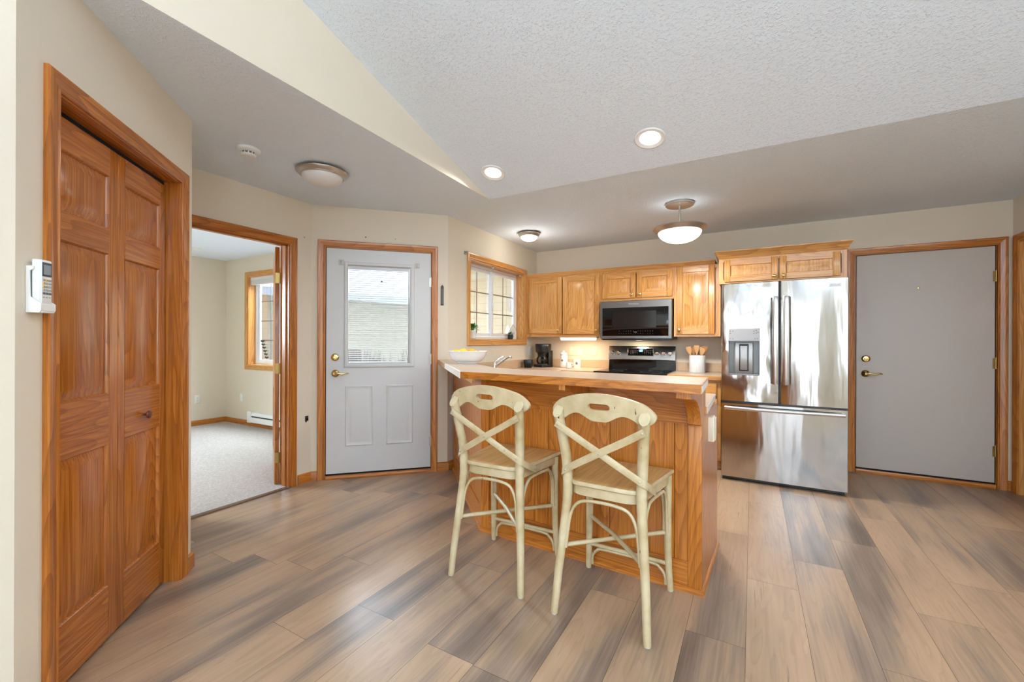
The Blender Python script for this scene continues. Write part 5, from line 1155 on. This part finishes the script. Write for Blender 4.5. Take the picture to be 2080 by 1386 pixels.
b = B(); b.lathe([(.10, 0), (.10, .01), (.03, .012)], 20, (0, -.14, .95), 'y'); link('fan_grille', b, SLATE, t)

# ------------------------------------------------------------------ living room openings behind the camera
PD = thing('door_6', (4.35, -4.35, 0), 'white sliding patio door in the living room', 'door', R_(180), kind='structure')
b = B(); ring(b, 2.25, 4.15, 0, 2.05, .02, .10, .06); b.box(3.17, 3.23, .03, .09, .06, 1.99); link('frame', b, TRIMW, PD)
b = B(); b.box(2.30, 4.10, .055, .060, .05, 2.0); link('glass', b, GLASS, PD)
b = B(); b.casing(2.25, 4.15, 0, 2.05, .06); link('casing', b, OK3, PD)
W3 = thing('window_3', (4.35, -4.35, 0), 'white living room window beside the patio door', 'window', R_(180), kind='structure')
b = B(); ring(b, 4.45, 5.95, .75, 2.1, .02, .10, .06); b.box(5.17, 5.23, .03, .09, .81, 2.04); link('frame', b, TRIMW, W3)
b = B(); b.box(4.50, 5.90, .055, .060, .8, 2.05); link('glass', b, GLASS, W3)
b = B(); b.casing(4.45, 5.95, .75, 2.1, .06, '4'); link('casing', b, OK3, W3)
W4 = thing('added_window_4', (4.35, 3.6, 0), 'wide white window added on the east wall for light', 'window', R_(-90), kind='structure')  # unseen window, put in to light the room from the east
b = B(); ring(b, 3.6, 6.0, .7, 2.1, .02, .10, .06); b.box(4.77, 4.83, .03, .09, .76, 2.04); link('frame', b, TRIMW, W4)
b = B(); b.box(3.65, 5.95, .055, .060, .75, 2.05); link('glass', b, GLASS, W4)
b = B(); b.casing(3.6, 6.0, .7, 2.1, .06, '4'); link('casing', b, OK3, W4)

# unseen floor lamps added to bounce fill light off the vault
def torchiere(loc, label, power):
    t = thing('added_floor_lamp', loc, label, 'lamp')
    b = B(); b.lathe([(.14, 0), (.14, .012), (.10, .022), (.02, .030)], 36); link('base', b, NICKEL, t)
    b = B(); b.tube([(0, 0, .02), (0, 0, 1.76)], .012, 14); link('pole', b, NICKEL, t)
    b = B(); b.lathe([(.02, 1.74), (.08, 1.76), (.14, 1.80), (.19, 1.86), (.186, 1.862), (.13, 1.806), (.02, 1.765)], 40); link('bowl_shade', b, FROST, t)
    l = bpy.data.lights.new('added_floor_lamp_light', 'AREA'); l.shape = 'DISK'; l.size = .34; l.energy = power; l.color = (.73, .875, 1); o = bpy.data.objects.new('added_floor_lamp_light', l); COL.objects.link(o); o.parent = t; o.location = (0, 0, 1.87); o.rotation_euler = (math.pi, 0, 0)
torchiere((1.0, -1.6, 0), 'added nickel torchiere for bounce light in the middle of the living room', 135)
torchiere((2.9, -2.4, 0), 'added nickel torchiere for bounce light in the far living room corner', 95)
W5 = thing('added_window_5', (K0[0], -4.35, 0), 'white window added in the left wall behind the camera for fill light', 'window', R_(90), kind='structure')  # unseen window, added so light from the west fills the floor
b = B(); ring(b, .8, 2.6, .75, 2.1, .02, .10, .06); b.box(1.67, 1.73, .03, .09, .81, 2.04); link('frame', b, TRIMW, W5)
b = B(); b.box(.85, 2.55, .055, .060, .8, 2.05); link('glass', b, GLASS, W5)
b = B(); b.casing(.8, 2.6, .75, 2.1, .06, '4'); link('casing', b, OK3, W5)
